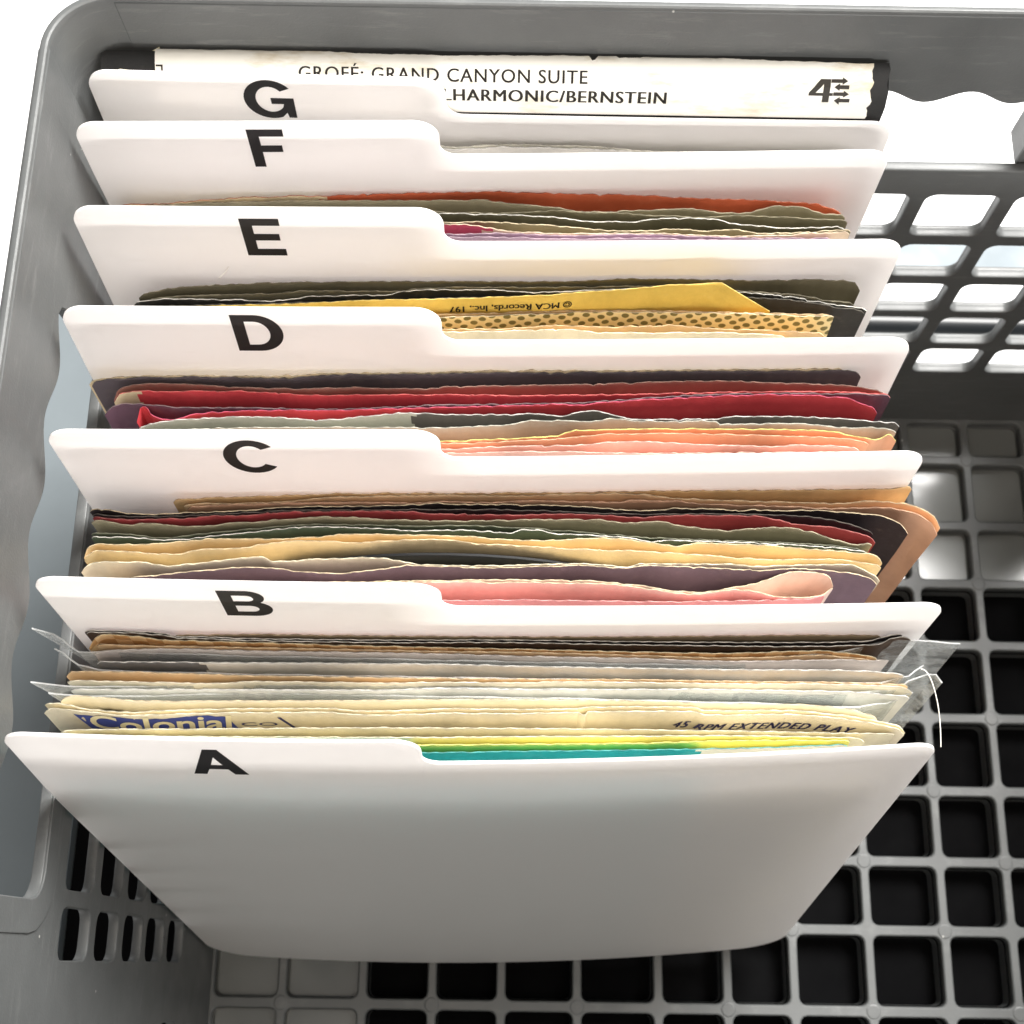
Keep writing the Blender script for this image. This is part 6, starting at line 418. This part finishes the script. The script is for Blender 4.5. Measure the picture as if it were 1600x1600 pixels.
# rolled rim running round the top
path = []
for cx, cy, a0 in ((XR(HC)-RC, YB(HC)-RC, 0), (XL(HC)+RC, YB(HC)-RC, 90), (XL(HC)+RC, YF(HC)+RC, 180), (XR(HC)-RC, YF(HC)+RC, 270)):
    for i in range(13):
        a = math.radians(a0+90*i/12); path.append((cx, cy, math.cos(a), math.sin(a)))
prof = [(-.12,-3.2),(-.2,-.9),(0,-.25),(.4,.05),(1.2,.05),(1.7,-.25),(2.06,-1),(2.06,-3)]
V = []; F = []; npf = len(prof)
for cx, cy, c, s_ in path:
    for d, h in prof: V.append((cx+(RC+d)*c, cy+(RC+d)*s_, HC+h))
for i in range(len(path)):
    j = (i+1) % len(path)
    for k in range(npf-1): F.append((i*npf+k, j*npf+k, j*npf+k+1, i*npf+k+1))
mesh('rim', V, F, crate, (M_CRATE,), smooth=True)
# lattice floor
fc = [-131+26.1, -80.5,-54.5,-32.0,-9.7,14.9,41.2,63.7,85.4,110.5,135.7,157.8,180.2,207]
fr = [178.3,153.1,131.4,109.0,83.3,58.4,35.0,12.9,-12.2,-37.3,-59.5,-82.0,-107.5]
holes = []; fc2 = fc; fr2 = [201.5]+fr
for i in range(len(fc2)-1):
    for j in range(len(fr2)-1):
        x0, x1, y1, y0 = fc2[i]+1.5, fc2[i+1]-1.5, fr2[j]-1.7, fr2[j+1]+1.7
        if x1-x0 < 4 or y1-y0 < 4: continue
        if y1 > 193.2: y1 = 193.2
        if y0 < -76.5: y0 = -76.5
        if i == 0: x0 = -102.4
        holes.append(rrect(x0, x1, y0, y1, 2.2, 3))
outline_mesh('floor_grid', [[(XL(0)-1, YF(0)-1), (XR(0)+1, YF(0)-1), (XR(0)+1, YB(0)+1), (XL(0)-1, YB(0)+1)]]+holes, 3.2,
             lambda u, v, w: (u, v, -2.15+w), crate, (M_CRATE,), bevel=.55)
outline_mesh('floor_rib_layer', [[(XL(0)-1, YF(0)-1), (XR(0)+1, YF(0)-1), (XR(0)+1, YB(0)+1), (XL(0)-1, YB(0)+1)]]+[[(x_+(0.35 if x_<sum(q[0] for q in h)/len(h) else -.35), y_+(0.35 if y_<sum(q[1] for q in h)/len(h) else -.35)) for x_, y_ in h] for h in holes], 5.5,
             lambda u, v, w: (u, v, -6.7+w), crate, (M_CRATE,), bevel=0)
# closed cells along the back and the left: a sunken floor plate
pl = [(XL(0)-.5, YF(0)+.5), (-54.6, YF(0)+.5), (-54.6, 131.6), (205, 131.6), (205, YB(0)+.5), (XL(0)-.5, YB(0)+.5)]
outline_mesh('floor_plate', [pl], 1.6, lambda u, v, w: (u, v, -5.6+w), crate, (plain('grey_crate_plastic_smooth', (104,106,104), .17, .8, .06),), bevel=0)
# bosses on the crossings
V = []; F = []
for i, x in enumerate(fc[1:-1]):
    for j, y in enumerate(fr):
        if (i+j) % 2: continue
        b0 = len(V)
        for z, r in ((-.4, 2.6), (.15, 2.3), (.25, 1.9)):
            for k in range(12): V.append((x+r*math.cos(k*math.pi/6), y+r*math.sin(k*math.pi/6), z))
        for q in range(2):
            for k in range(12): F.append((b0+q*12+k, b0+q*12+(k+1)%12, b0+q*12+12+(k+1)%12, b0+q*12+12+k))
        F.append(tuple(b0+24+k for k in range(12)))
tag(mesh('rib_boss', V, F, crate, (M_CRATE,)), kind='stuff')

# ------------------------------------------------------------------ dividers
DIV = DATA['div']; BOW = DATA['bow']
def div_pt(n, x, t, w=0):
    """x along the card from its centre, t up the card, w towards the viewer"""
    xc, yb, le_, yw = DIV[n]; s = x/190.0
    y = yb + x*math.sin(yw) + t*math.sin(le_) - (BOW[n] + (1.4*(1-t/201) if n == 0 else 0))*(1-4*s*s) - w*math.cos(le_)
    z = t*math.cos(le_) + w*math.sin(le_); X = xc + x*math.cos(yw)
    L = XL(z)+1.2; xl = xc-95; xr = xc+95
    if xl < L: X = xr-(xr-X)*(xr-L)/(xr-xl)
    return (X, y, z)
def card(n, parent):
    xs = set([-95+i*2.5 for i in range(77)])
    for i in range(9):
        a = math.pi/2*i/8
        for r in (5.5, 14): xs.add(-95+r*(1-math.cos(a))); xs.add(95-r*(1-math.cos(a)))
        xs.add(-11.8-6*(1-math.cos(a))); xs.add(-11.8+4*(1-math.cos(a))+.05)
    xs = sorted(round(v, 3) for v in xs); xs = [v for i, v in enumerate(xs) if i == 0 or v-xs[i-1] > .02]
    def top(x):
        if x <= -11.8:
            h = 201.4; r = 6
            if x > -17.8: h = 201.4-6+math.sqrt(max(0, 36-(x+17.8)**2))
        else:
            h = 188.7
            if x < -7.8: h = 192.7-math.sqrt(max(0, 16-(x+7.8)**2))
        r = 5.5; e = 95-abs(x)
        if e < r: h += -r+math.sqrt(max(0, r*r-(r-e)**2))
        return h
    def bot(x):
        r = 14; e = 95-abs(x); return (r-math.sqrt(max(0, r*r-(r-e)**2))) if e < r else 0.0
    nt_ = 14; fr_, bk = [], []
    for x in xs:
        a, b = bot(x)+.8, top(x); ts = [a+(b-a)*j/nt_ for j in range(nt_+1)]
        fr_.append([div_pt(n, x, t, .35) for t in ts]); bk.append([div_pt(n, x, t, -.35) for t in ts])
    V, F, MI = slab(fr_, bk)
    return mesh('card', V, F, parent, (M_DIV,), smooth=True)
def arc(cx, cy, rx, ry, a0, a1, n=16): return [(cx+rx*math.cos(math.radians(a0+(a1-a0)*i/n)), cy+ry*math.sin(math.radians(a0+(a1-a0)*i/n))) for i in range(n+1)]
# bold grotesque capitals in a 10 x 14 cell
LET = {
 'A': [[(0,0),(2.7,0),(3.7,3.0),(7.6,3.0),(8.6,0),(11.4,0),(7.1,14),(4.2,14)], [(4.4,5.2),(5.65,9.9),(6.9,5.2)]],
 'B': [[(0,0)]+arc(6.2,4.05,4.1,4.05,-90,62,14)+arc(5.9,10.4,3.5,3.6,-38,90,12)+[(0,14)], [(2.7,2.3)]+arc(5.9,4.1,1.6,1.8,-90,90,10)+[(2.7,5.9)], [(2.7,8.2)]+arc(5.7,9.9,1.4,1.7,-90,90,10)+[(2.7,11.6)]],
 'C': [arc(6.1,7,6.1,7.3,38,322,30)+arc(6.1,7,3.3,4.9,318,42,24)],
 'D': [[(0,0)]+arc(5.0,7,5.9,7,-90,90,20)+[(0,14)], [(2.8,2.4)]+arc(4.8,7,3.2,4.6,-90,90,16)+[(2.8,11.6)]],
 'E': [[(0,0),(9.6,0),(9.6,2.5),(2.8,2.5),(2.8,5.9),(8.8,5.9),(8.8,8.3),(2.8,8.3),(2.8,11.5),(9.4,11.5),(9.4,14),(0,14)]],
 'F': [[(0,0),(2.8,0),(2.8,5.7),(8.0,5.7),(8.0,8.1),(2.8,8.1),(2.8,11.5),(8.9,11.5),(8.9,14),(0,14)]],
 'G': [arc(6.1,7,6.1,7.3,36,292,28)+[(9.6,1.9),(9.9,0),(11.7,0),(11.7,7.5),(6.3,7.5),(6.3,5.3),(9.2,5.3)]+arc(6.2,7,3.4,4.9,322,40,24)],
}
LPOS = dict(A=(-59.8,182.0,1.0), B=(-58.0,183.2,1.0), C=(-59.0,183.0,1.0), D=(-58.1,185.2,1.0), E=(-57.8,183.9,.95), F=(-55.8,185.2,.93), G=(-59.4,186.9,1.0))
HT = dict(A=14.4,B=14.2,C=14.6,D=14,E=14,F=14,G=12.8)
desc = dict(A='foremost, nearest the viewer', B='between the clear sleeves and the pink sleeve', C='in front of the red and purple sleeves',
            D='behind the red sleeves and before the yellow one', E='behind the yellow and dotted sleeves', F='behind the orange red sleeve', G='rearmost, against the white spined box')
desc = dict(A='foremost of the dividers, its whole front in view', B='behind the clear plastic sleeves', C='behind the kraft and large tan brown sleeves',
            D='behind the red and salmon sleeves', E='behind the yellow and dotted sleeves', F='behind the orange red sleeve', G='rearmost, leaning on the white spined box')
for n, ch in enumerate('ABCDEFG'):
    t = thing('index_divider', 'white plastic tabbed divider with letter %s, %s' % (ch, desc[ch]), 'divider', 'white lettered dividers in the crate')
    card(n, t); x0, t0, k = LPOS[ch]; hh = HT[ch]/14.0
    lo = LET[ch]; w = max(p[0] for p in lo[0])
    outline_mesh('letter', lo, .10, lambda u, v, w_, n=n, x0=x0, t0=t0, k=k, hh=hh: div_pt(n, x0+u*k, t0+v*hh, .42+w_), t, (M_INK,))

# ------------------------------------------------------------------ record sleeves
def interp(xs, ys, x):
    if x <= xs[0]: return ys[0]
    if x >= xs[-1]: return ys[-1]
    import bisect
    i = bisect.bisect_right(xs, x)-1; t = (x-xs[i])/(xs[i+1]-xs[i]); return ys[i]*(1-t)+ys[i+1]*t
dm, cm, bm = dots_mat(), checks_mat(), blotch_mat()
def sheet(name, sh, zt, parent, th=.22, tops=None):
    xs, ys, yb, col, op = sh; x0, x1 = xs[0], xs[-1]; rnd = random.Random(int(abs(sum(ys))*100))
    gx = [x0+(x1-x0)*i/int((x1-x0)/.7) for i in range(int((x1-x0)/.7)+1)]
    ph = [rnd.random()*6.28 for _ in range(6)]; am = rnd.uniform(.3, .8); r0, r1 = op.get('rise', (0, 0))
    rag = .10 if zt == 172.01 or col in ('lime','teal','vinyl','yellow') else .24
    jag = 0; J = []; notch = 0
    for _ in gx:
        jag = jag*.55 + rnd.uniform(-1, 1)*rag*.75
        if rag > .2 and rnd.random() < .018: notch = rnd.uniform(.4, 1.3)
        notch *= .45; J.append(jag-notch)
    cut = op.get('cutR', 0)
    fr_, bk = [], []; nz = 12
    for i, x in enumerate(gx):
        dz = J[i] + rag*am*(.6*math.sin(x*.11+ph[0])+.4*math.sin(x*.63+ph[1])+.35*math.sin(x*1.7+ph[2]))
        e = min(x-x0, x1-x); dz -= 0 if cut else max(0, 1.6-e)**2*.5
        yt = interp(xs, ys, x); f_, b_ = [], []
        for j in range(nz+1):
            q = j/nz; q = 1-(1-q)**2                     # denser near the top
            zt2 = zt+r0+(r1-r0)*(x-x0)/(x1-x0); z = (zt2+dz)*q
            xx = x
            if cut and x > x1-40: xx = x + min(max(0, zt2-z)*cut, 14)*(x-x1+40)/40
            yy = yb+(yt-yb)*z/zt2
            yy += .07*math.sin(x*.9+z*.35+ph[4])*math.sin(x*.23-z*.8+ph[5])+.05*math.sin(x*2.1+ph[2])
            side = .12*math.sin(z*.16+ph[3]) if e < 2 else 0
            L = XL(z)+.5
            if x0 < L and xx < -60: xx = -60-(-60-xx)*(-60-L)/(-60-x0)
            f_.append((xx+side, yy-th/2, z)); b_.append((xx+side, yy+th/2, z))
        fr_.append(f_); bk.append(b_)
    V, F, MI = slab(fr_, bk)
    base = {'dots': dm, 'checks': cm, 'blotchy': bm}.get(col) or (paper(col) if col != 'vinyl' else plain('black_vinyl', (22,23,26), .25, .6))
    ed = edge_mat(op.get('edge', col if col not in ('dots','checks','blotchy') else 'cream'))
    mats = [base, ed]
    if 'torn' in op:
        a, b, cc = op['torn']; mats.append(paper(cc)); nj = nz+1
        for k, f in enumerate(F):
            xm = sum(V[q][0] for q in f)/len(f); zm = sum(V[q][2] for q in f)/len(f)
            if MI[k] == 0 and a + (1.5*math.sin(zm*.9) if a > -900 else 0) < xm < b + 1.5*math.sin(zm*.8): MI[k] = 2
    return mesh(name, V, F, parent, mats, MI, smooth=True)
SURF = {}
for sl in DATA['sl']:
    if sl['k'] == 'record':
        # a disc standing upright, its top showing between two sleeves
        sh = sl['s'][0]; xs, ys, yb = sh[0], sh[1], sh[2]; cx_ = (xs[0]+xs[-1])/2; r = 87.0; zc = sl['z']-r+.4
        t = thing('vinyl_record', sl['l'], 'record')
        V = []; F = []; n = 72; rings = [87, 86.4, 60, 45, 44.6, 19]
        yt = sum(ys[len(ys)//3:2*len(ys)//3])/max(1, len(ys[len(ys)//3:2*len(ys)//3]))
        for sgn in (-1, 1):
            for k_, r_ in enumerate(rings):
                for k in range(n):
                    a = 2*math.pi*k/n; z = zc+r_*math.cos(a); y = yb+(yt-yb)*z/sl['z']
                    V.append((cx_+r_*math.sin(a), y+sgn*(.25 if k_ == 0 else .6), z))
        R_ = len(rings)
        for s_ in range(2):
            o_ = s_*R_*n
            for k_ in range(R_-1):
                for k in range(n):
                    a, b, c, d = o_+k_*n+k, o_+k_*n+(k+1)%n, o_+(k_+1)*n+(k+1)%n, o_+(k_+1)*n+k
                    F.append((a, b, c, d) if s_ else (d, c, b, a))
        for k in range(n): F.append((k, (k+1)%n, R_*n+(k+1)%n, R_*n+k)); F.append(((R_-1)*n+(k+1)%n, (R_-1)*n+k, (2*R_-1)*n+k, (2*R_-1)*n+(k+1)%n))
        mesh('disc', V, F, t, (plain('black_vinyl', (20,21,23), .6, .25),), smooth=True)
        continue
    t = thing('record_sleeve', sl['l'], 'record sleeve', 'paper record sleeves filed in the crate')
    nm = ['back_sheet', 'front_sheet'] if len(sl['s']) == 2 else (['back_sheet', 'inner_sheet', 'front_sheet'] if len(sl['s']) == 3 else ['sheet'])
    for k, sh in enumerate(sl['s']):
        o = sheet(nm[k], sh, sl['z'], t)
        key = sh[4].get('tag') or ('yellow' if sh[3] == 'yellow' else None)
        if key: SURF[key] = (sh, sl['z'], t, o)
def on_sheet(key, x, z, off):
    sh, zt, _, _ = SURF[key]; r0, r1 = sh[4].get('rise', (0, 0)); zt += r0+(r1-r0)*(x-sh[0][0])/(sh[0][-1]-sh[0][0]); yt = interp(sh[0], sh[1], x); return (x, sh[2]+(yt-sh[2])*z/zt-.14-off, z)
# print on the sleeves
K = 'colonial'; par = SURF[K][3]
BL = plain('blue_print', (66,80,162), .6, .3, .12); NV = plain('navy_print', (60,60,112), .6, .3); CW = plain('cream_print', (244,234,200), .65, .3)
def grid_patch(name, x0, x1, z0, z1, key, off, mat, parent, ragtop=0, slant=0):
    V = []; F = []; nx, nz = int((x1-x0)/1.2)+2, 8; r_ = random.Random(3)
    for i in range(nx):
        x = x0+(x1-x0)*i/(nx-1); zt_ = z1-ragtop*(.5+.5*math.sin(x*.35)+.4*r_.random())
        for j in range(nz):
            z = z0+(zt_-z0)*j/(nz-1); V.append(on_sheet(key, x+slant*(z1-z), z, off))
    for i in range(nx-1):
        for j in range(nz-1): F.append((i*nz+j, (i+1)*nz+j, (i+1)*nz+j+1, i*nz+j+1))
    return mesh(name, V, F, parent, (mat,))
grid_patch('printed_panel', -104.0, -70.5, 148, 171.0, K, .06, BL, par, 1.2, .15)
text_mesh('printed_script', 'Colonial', 12.5, lambda u, v: on_sheet(K, -101.2+u, 161.2+v*1.1, .12), par, CW, bold=.26, width=32, shear=.22)
text_mesh('printed_text', 'CO', 3.2, lambda u, v: on_sheet(K, -68+u, 163.5+v, .1), par, NV, width=8)
grid_patch('printed_line', -59.5, -58.7, 148, 169.0, K, .06, NV, par, 0, .35)
text_mesh('printed_text', '45 RPM EXTENDED PLAY', 4.9, lambda u, v: on_sheet(K, 27.8+u, 161.9+v*1.2+u*.045, .1), par, NV, fat=.16, width=40, shear=.4, spacing=1.12)
text_mesh('printed_text', '\u00a9 MCA Records, Inc., 197', 3.0, lambda u, v: on_sheet('yellow', 4.6+u, 178.4+.072*u+v*1.15, .1), SURF['yellow'][3], M_INK, fat=.07, width=29, rot=True)

# ------------------------------------------------------------------ clear plastic outer sleeves
def curve_sheet(name, pts, zb, parent, mat, th=.16, tl=0, tr=0, baseY=None, zend=None):
    """plastic film through top points (x, y, z)"""
    n = 90; d = [0]
    for a, b in zip(pts, pts[1:]): d.append(d[-1]+math.dist(a, b))
    fr_, bk = [], []
    for i in range(n+1):
        s_ = d[-1]*i/n; k = 0
        while k < len(d)-2 and d[k+1] < s_: k += 1
        t_ = (s_-d[k])/(d[k+1]-d[k]); t2 = t_*t_*(3-2*t_)
        x = pts[k][0]*(1-t_)+pts[k+1][0]*t_; y = pts[k][1]*(1-t2)+pts[k+1][1]*t2; z = pts[k][2]*(1-t_)+pts[k+1][2]*t_
        z += .35*math.sin(x*.31)+.2*math.sin(x*.9)
        dx = pts[k+1][0]-pts[k][0]; dy = pts[k+1][1]-pts[k][1]; L = math.hypot(dx, dy) or 1; nx, ny = -dy/L*th, dx/L*th
        f_, b_ = [], []
        zlo = zb if zend is None else zb+(zend-zb)*(max(0, 1-abs(x-pts[0][0])/14))
        for j in range(11):
            q = j/10; zz = zlo+(z-zlo)*q; fall = (z-zz)
            xx = x
            if x < -101: xx = x+min(fall*tl, 10)*(-101-x)/11
            if xx < XL(zz)+.6 and zz < 158: xx = XL(zz)+.6
            yy = y-fall*.145+.25*math.sin(zz*.25+x*.05)*(1-q)
            f_.append((xx-nx, yy-ny, zz)); b_.append((xx+nx, yy+ny, zz))
        fr_.append(f_); bk.append(b_)
    V, F, MI = slab(fr_, bk); return mesh(name, V, F, parent, (mat, M_CEDGE), MI, smooth=True)
t = thing('clear_outer_sleeve', 'clear plastic outer sleeve with flap sticking out left and right, rear of two', 'plastic sleeve', 'clear plastic outer sleeves')
curve_sheet('back_film', [(-112,67.6,179),(-108.3,67.0,177),(-103.0,64.0,172),(-98,64.6,170.4),(-60,64.2,170),(0,63.9,170),(37,63.8,170.2),(60,66.6,170.8),(79,70.2,170.5),(91.5,69.6,170)], 20, t, M_CLEAR, tl=.35)
curve_sheet('front_film', [(-108,64.2,175),(-103.0,61.3,171),(-98,60.4,170),(-60,60.2,169.8),(0,60.2,169.8),(50,60.0,169.8),(72,60.4,170.0),(79,62.0,170.3),(83,64.6,169.6)], 20, t, M_CLEAR, tl=.35)
t = thing('clear_outer_sleeve', 'clear plastic outer sleeve with crumpled right corner, front of two', 'plastic sleeve', 'clear plastic outer sleeves')
curve_sheet('back_film', [(-111.5,56.3,177),(-104,56.6,171),(-60,57.9,170),(0,58.0,170),(60,57.4,170),(76,58.9,170.2),(80.5,61.5,171),(84.6,62.6,171),(86.6,60.6,170)], 20, t, M_CLEAR, tl=.35)
curve_sheet('front_film', [(-108.5,54.6,174),(-102,54.6,170.6),(-60,55.9,170),(0,55.9,170),(40,55.6,170),(66,54.9,170),(74,56.0,170),(80,58.4,170.4)], 20, t, M_CLEAR, tl=.35)

# loose threads
def thread(pts, r, label):
    cu = bpy.data.curves.new('thread', 'CURVE'); cu.dimensions = '3D'; cu.bevel_depth = r*S; cu.bevel_resolution = 1; cu.resolution_u = 6
    sp = cu.splines.new('NURBS'); sp.points.add(len(pts)-1); sp.use_endpoint_u = True; sp.order_u = 3
    for p_, q in zip(sp.points, pts): p_.co = (q[0]*S, q[1]*S, q[2]*S, 1)
    o = bpy.data.objects.new('t', cu); COL.objects.link(o); dg = bpy.context.evaluated_depsgraph_get()
    me = bpy.data.meshes.new_from_object(o.evaluated_get(dg)); bpy.data.objects.remove(o); me.materials.clear()
    ob = link('thread', me, None, (plain('pale_thread', (232,228,220), .6),)); tag(ob, label, 'thread')
thread([(81.8,63.4,171.5),(83.0,63.4,171.8),(84.6,58.5,171.6),(85.4,52,170.8),(85.3,46.6,169.8)], .12, 'pale thread hanging from the crumpled corner of a clear sleeve')
thread([(-76.2,160.0,179),(-76.5,157.2,178.3),(-77.6,154.4,178),(-78.6,152.6,179.5)], .09, 'fine pale hair lying across the sleeves just above letter D')

# ------------------------------------------------------------------ boxed tape against the back wall
bx = thing('tape_box', 'black tape box with worn white title spine leaning on the back wall', 'box')
prof = [(193.3,186),(193.6,190),(194.6,193),(196.5,195.8),(199,197.5),(201,198.2),(202.2,198.0),(202.75,196.6)]
cum = [0]
for a, b in zip(prof, prof[1:]): cum.append(cum[-1]+math.dist(a, b))
def spine_pt(x, s_, off=0):
    s_ = max(0, min(cum[-1]-1e-4, s_)); k = 0
    while k < len(cum)-2 and cum[k+1] < s_: k += 1
    t_ = (s_-cum[k])/(cum[k+1]-cum[k]); y = prof[k][0]*(1-t_)+prof[k+1][0]*t_; z = prof[k][1]*(1-t_)+prof[k+1][1]*t_
    dy, dz = prof[k+1][0]-prof[k][0], prof[k+1][1]-prof[k][1]; L = math.hypot(dy, dz)
    return (x, y-dz/L*off, z+dy/L*off)
# body
V = []; F = []; xs_ = [-106.6+i*(184.4/60) for i in range(61)]; rb = random.Random(5)
sec_n = 14
for x in xs_:
    for k in range(11):
        P_ = spine_pt(x, cum[-1]*k/10, -.25)
        V.append((P_[0]+(rb.uniform(-.35,.35) if x > 77 else 0), P_[1], P_[2]))
    V.append((x, 194.1, 4)); V.append((x, 186.2, 4))
M_ = 13
for i in range(len(xs_)-1):
    for k in range(M_): F.append((i*M_+k, (i+1)*M_+k, (i+1)*M_+(k+1)%M_, i*M_+(k+1)%M_))
F.append(tuple(reversed(range(M_)))); F.append(tuple((len(xs_)-1)*M_+k for k in range(M_)))
o = mesh('box_body', V, F, bx, (M_BOX,), smooth=True)
# white spine label, worn at its back edge
wl = bpy.data.materials.new('worn_white_label'); wl.use_nodes = True; nt = wl.node_tree; b = nt.nodes['Principled BSDF']
v = coords(nt, (1000,1000,1000)); nn = noise(nt, coords(nt, (300,1000,1000)), .16, 5, .65)
nt.links.new(mix(nt, ramp(nt, nn, .52, .70, (0,0,0,1), (.75,.75,.75,1)), lin((240,237,228)), lin((196,178,140))), b.inputs['Base Color'])
b.inputs['Roughness'].default_value = .35; bump(nt, b, noise(nt, v, .3, 4), .3, .0004)
fr_, bk = [], []; rl = random.Random(11); X0, X1 = -93.8, 74.0; nlx = 240; jj = 0
for i in range(nlx+1):
    x = X0+(X1-X0)*i/nlx; jj = jj*.8+rl.uniform(-.12,.12)
    top = cum[-1]-1.6+jj + .5*math.sin(x*.06)
    if 8 < x < 9.2: top -= 1.3
    if 14 < x < 20: top -= .8
    if x > 38: top -= .5
    xr = x
    f_, b_ = [], []
    for j in range(17):
        s_ = 2.0+(top-2.0)*j/16; xx = x
        if i == nlx: xx += .35*math.sin(j*1.3)+.2*rl.uniform(-1,1)
        f_.append(spine_pt(xx, s_, .16)); b_.append(spine_pt(xx, s_, -.1))
    fr_.append(f_); bk.append(b_)
V, F, MI = slab(fr_, bk); mesh('spine_label', V, F, bx, (wl, paper('cream')), MI, smooth=True)
# folded tan corner at the left end
tanp = paper('cream_yellow'); V = [spine_pt(-105.6,10.2,.5), spine_pt(-93.0,17.2,.6), spine_pt(-94.0,9.5,.6), spine_pt(-105.8,9.5,.5), spine_pt(-105.6,10.2,.25), spine_pt(-93.0,17.2,.3), spine_pt(-94.0,9.5,.3), spine_pt(-105.8,9.5,.25)]
mesh('folded_corner', V, [(0,3,2,1),(4,5,6,7),(0,1,5,4),(1,2,6,5),(2,3,7,6),(3,0,4,7)], bx, (tanp,))
SI = plain('spine_ink', (44,40,34), .5, .3)
text_mesh('spine_title', 'GROF\u00c9: GRAND CANYON SUITE', 4.25, lambda u, v: spine_pt(-60.3+u, 10.3+v, .2), bx, SI, fat=.06, width=67.6, spacing=1.1)
text_mesh('spine_title', 'NEW YORK PHILHARMONIC/BERNSTEIN', 4.25, lambda u, v: spine_pt(-60.3+u, 5.7+v, .2), bx, SI, fat=.13, width=86.4, spacing=1.1)
# arrow mark: a 4 with arrows running right and left
def arrow(x0, x1, s0, h, head, left=False):
    if left: return [(x1, s0-h/2), (x1, s0+h/2), (x0+head, s0+h/2), (x0+head, s0+h), (x0, s0), (x0+head, s0-h), (x0+head, s0-h/2)]
    return [(x0, s0-h/2), (x1-head, s0-h/2), (x1-head, s0-h), (x1, s0), (x1-head, s0+h), (x1-head, s0+h/2), (x0, s0+h/2)]
def mark(loops):
    loops = [[(59.3+(u-60.4)*.88, 6.9+(v-6.9)*.58 if v > 6.5 else v) for u, v in L] if L[0][0] > 0 else L for L in loops]
    outline_mesh('printed_mark', loops, .04, lambda u, v, w: spine_pt(u, v, .20+w), bx, (SI,), cuts=.3)
a0 = 6.9
mark([[(60.4,a0+2.6),(60.4,a0+3.8),(63.3,a0+9.2),(66.0,a0+9.2),(66.0,a0+3.8),(66.9,a0+3.8),(66.9,a0+2.6),(66.0,a0+2.6),(66.0,a0),(64.2,a0),(64.2,a0+2.6)], [(62.2,a0+3.8),(64.2,a0+3.8),(64.2,a0+7.3)]])
mark([arrow(66.1, 70.6, a0+8.5, 1.45, 1.5)]); mark([arrow(67.0, 71.0, a0+6.2, 1.45, 1.5, True)])
mark([arrow(67.0, 71.2, a0+3.4, 1.45, 1.5)]); mark([arrow(67.4, 71.6, a0+.8, 1.45, 1.5, True)])
mark([[(-92.4,9),(-92.0,9),(-92.0,13.0),(-93.6,13.0),(-93.6,12.6),(-92.4,12.6)]])
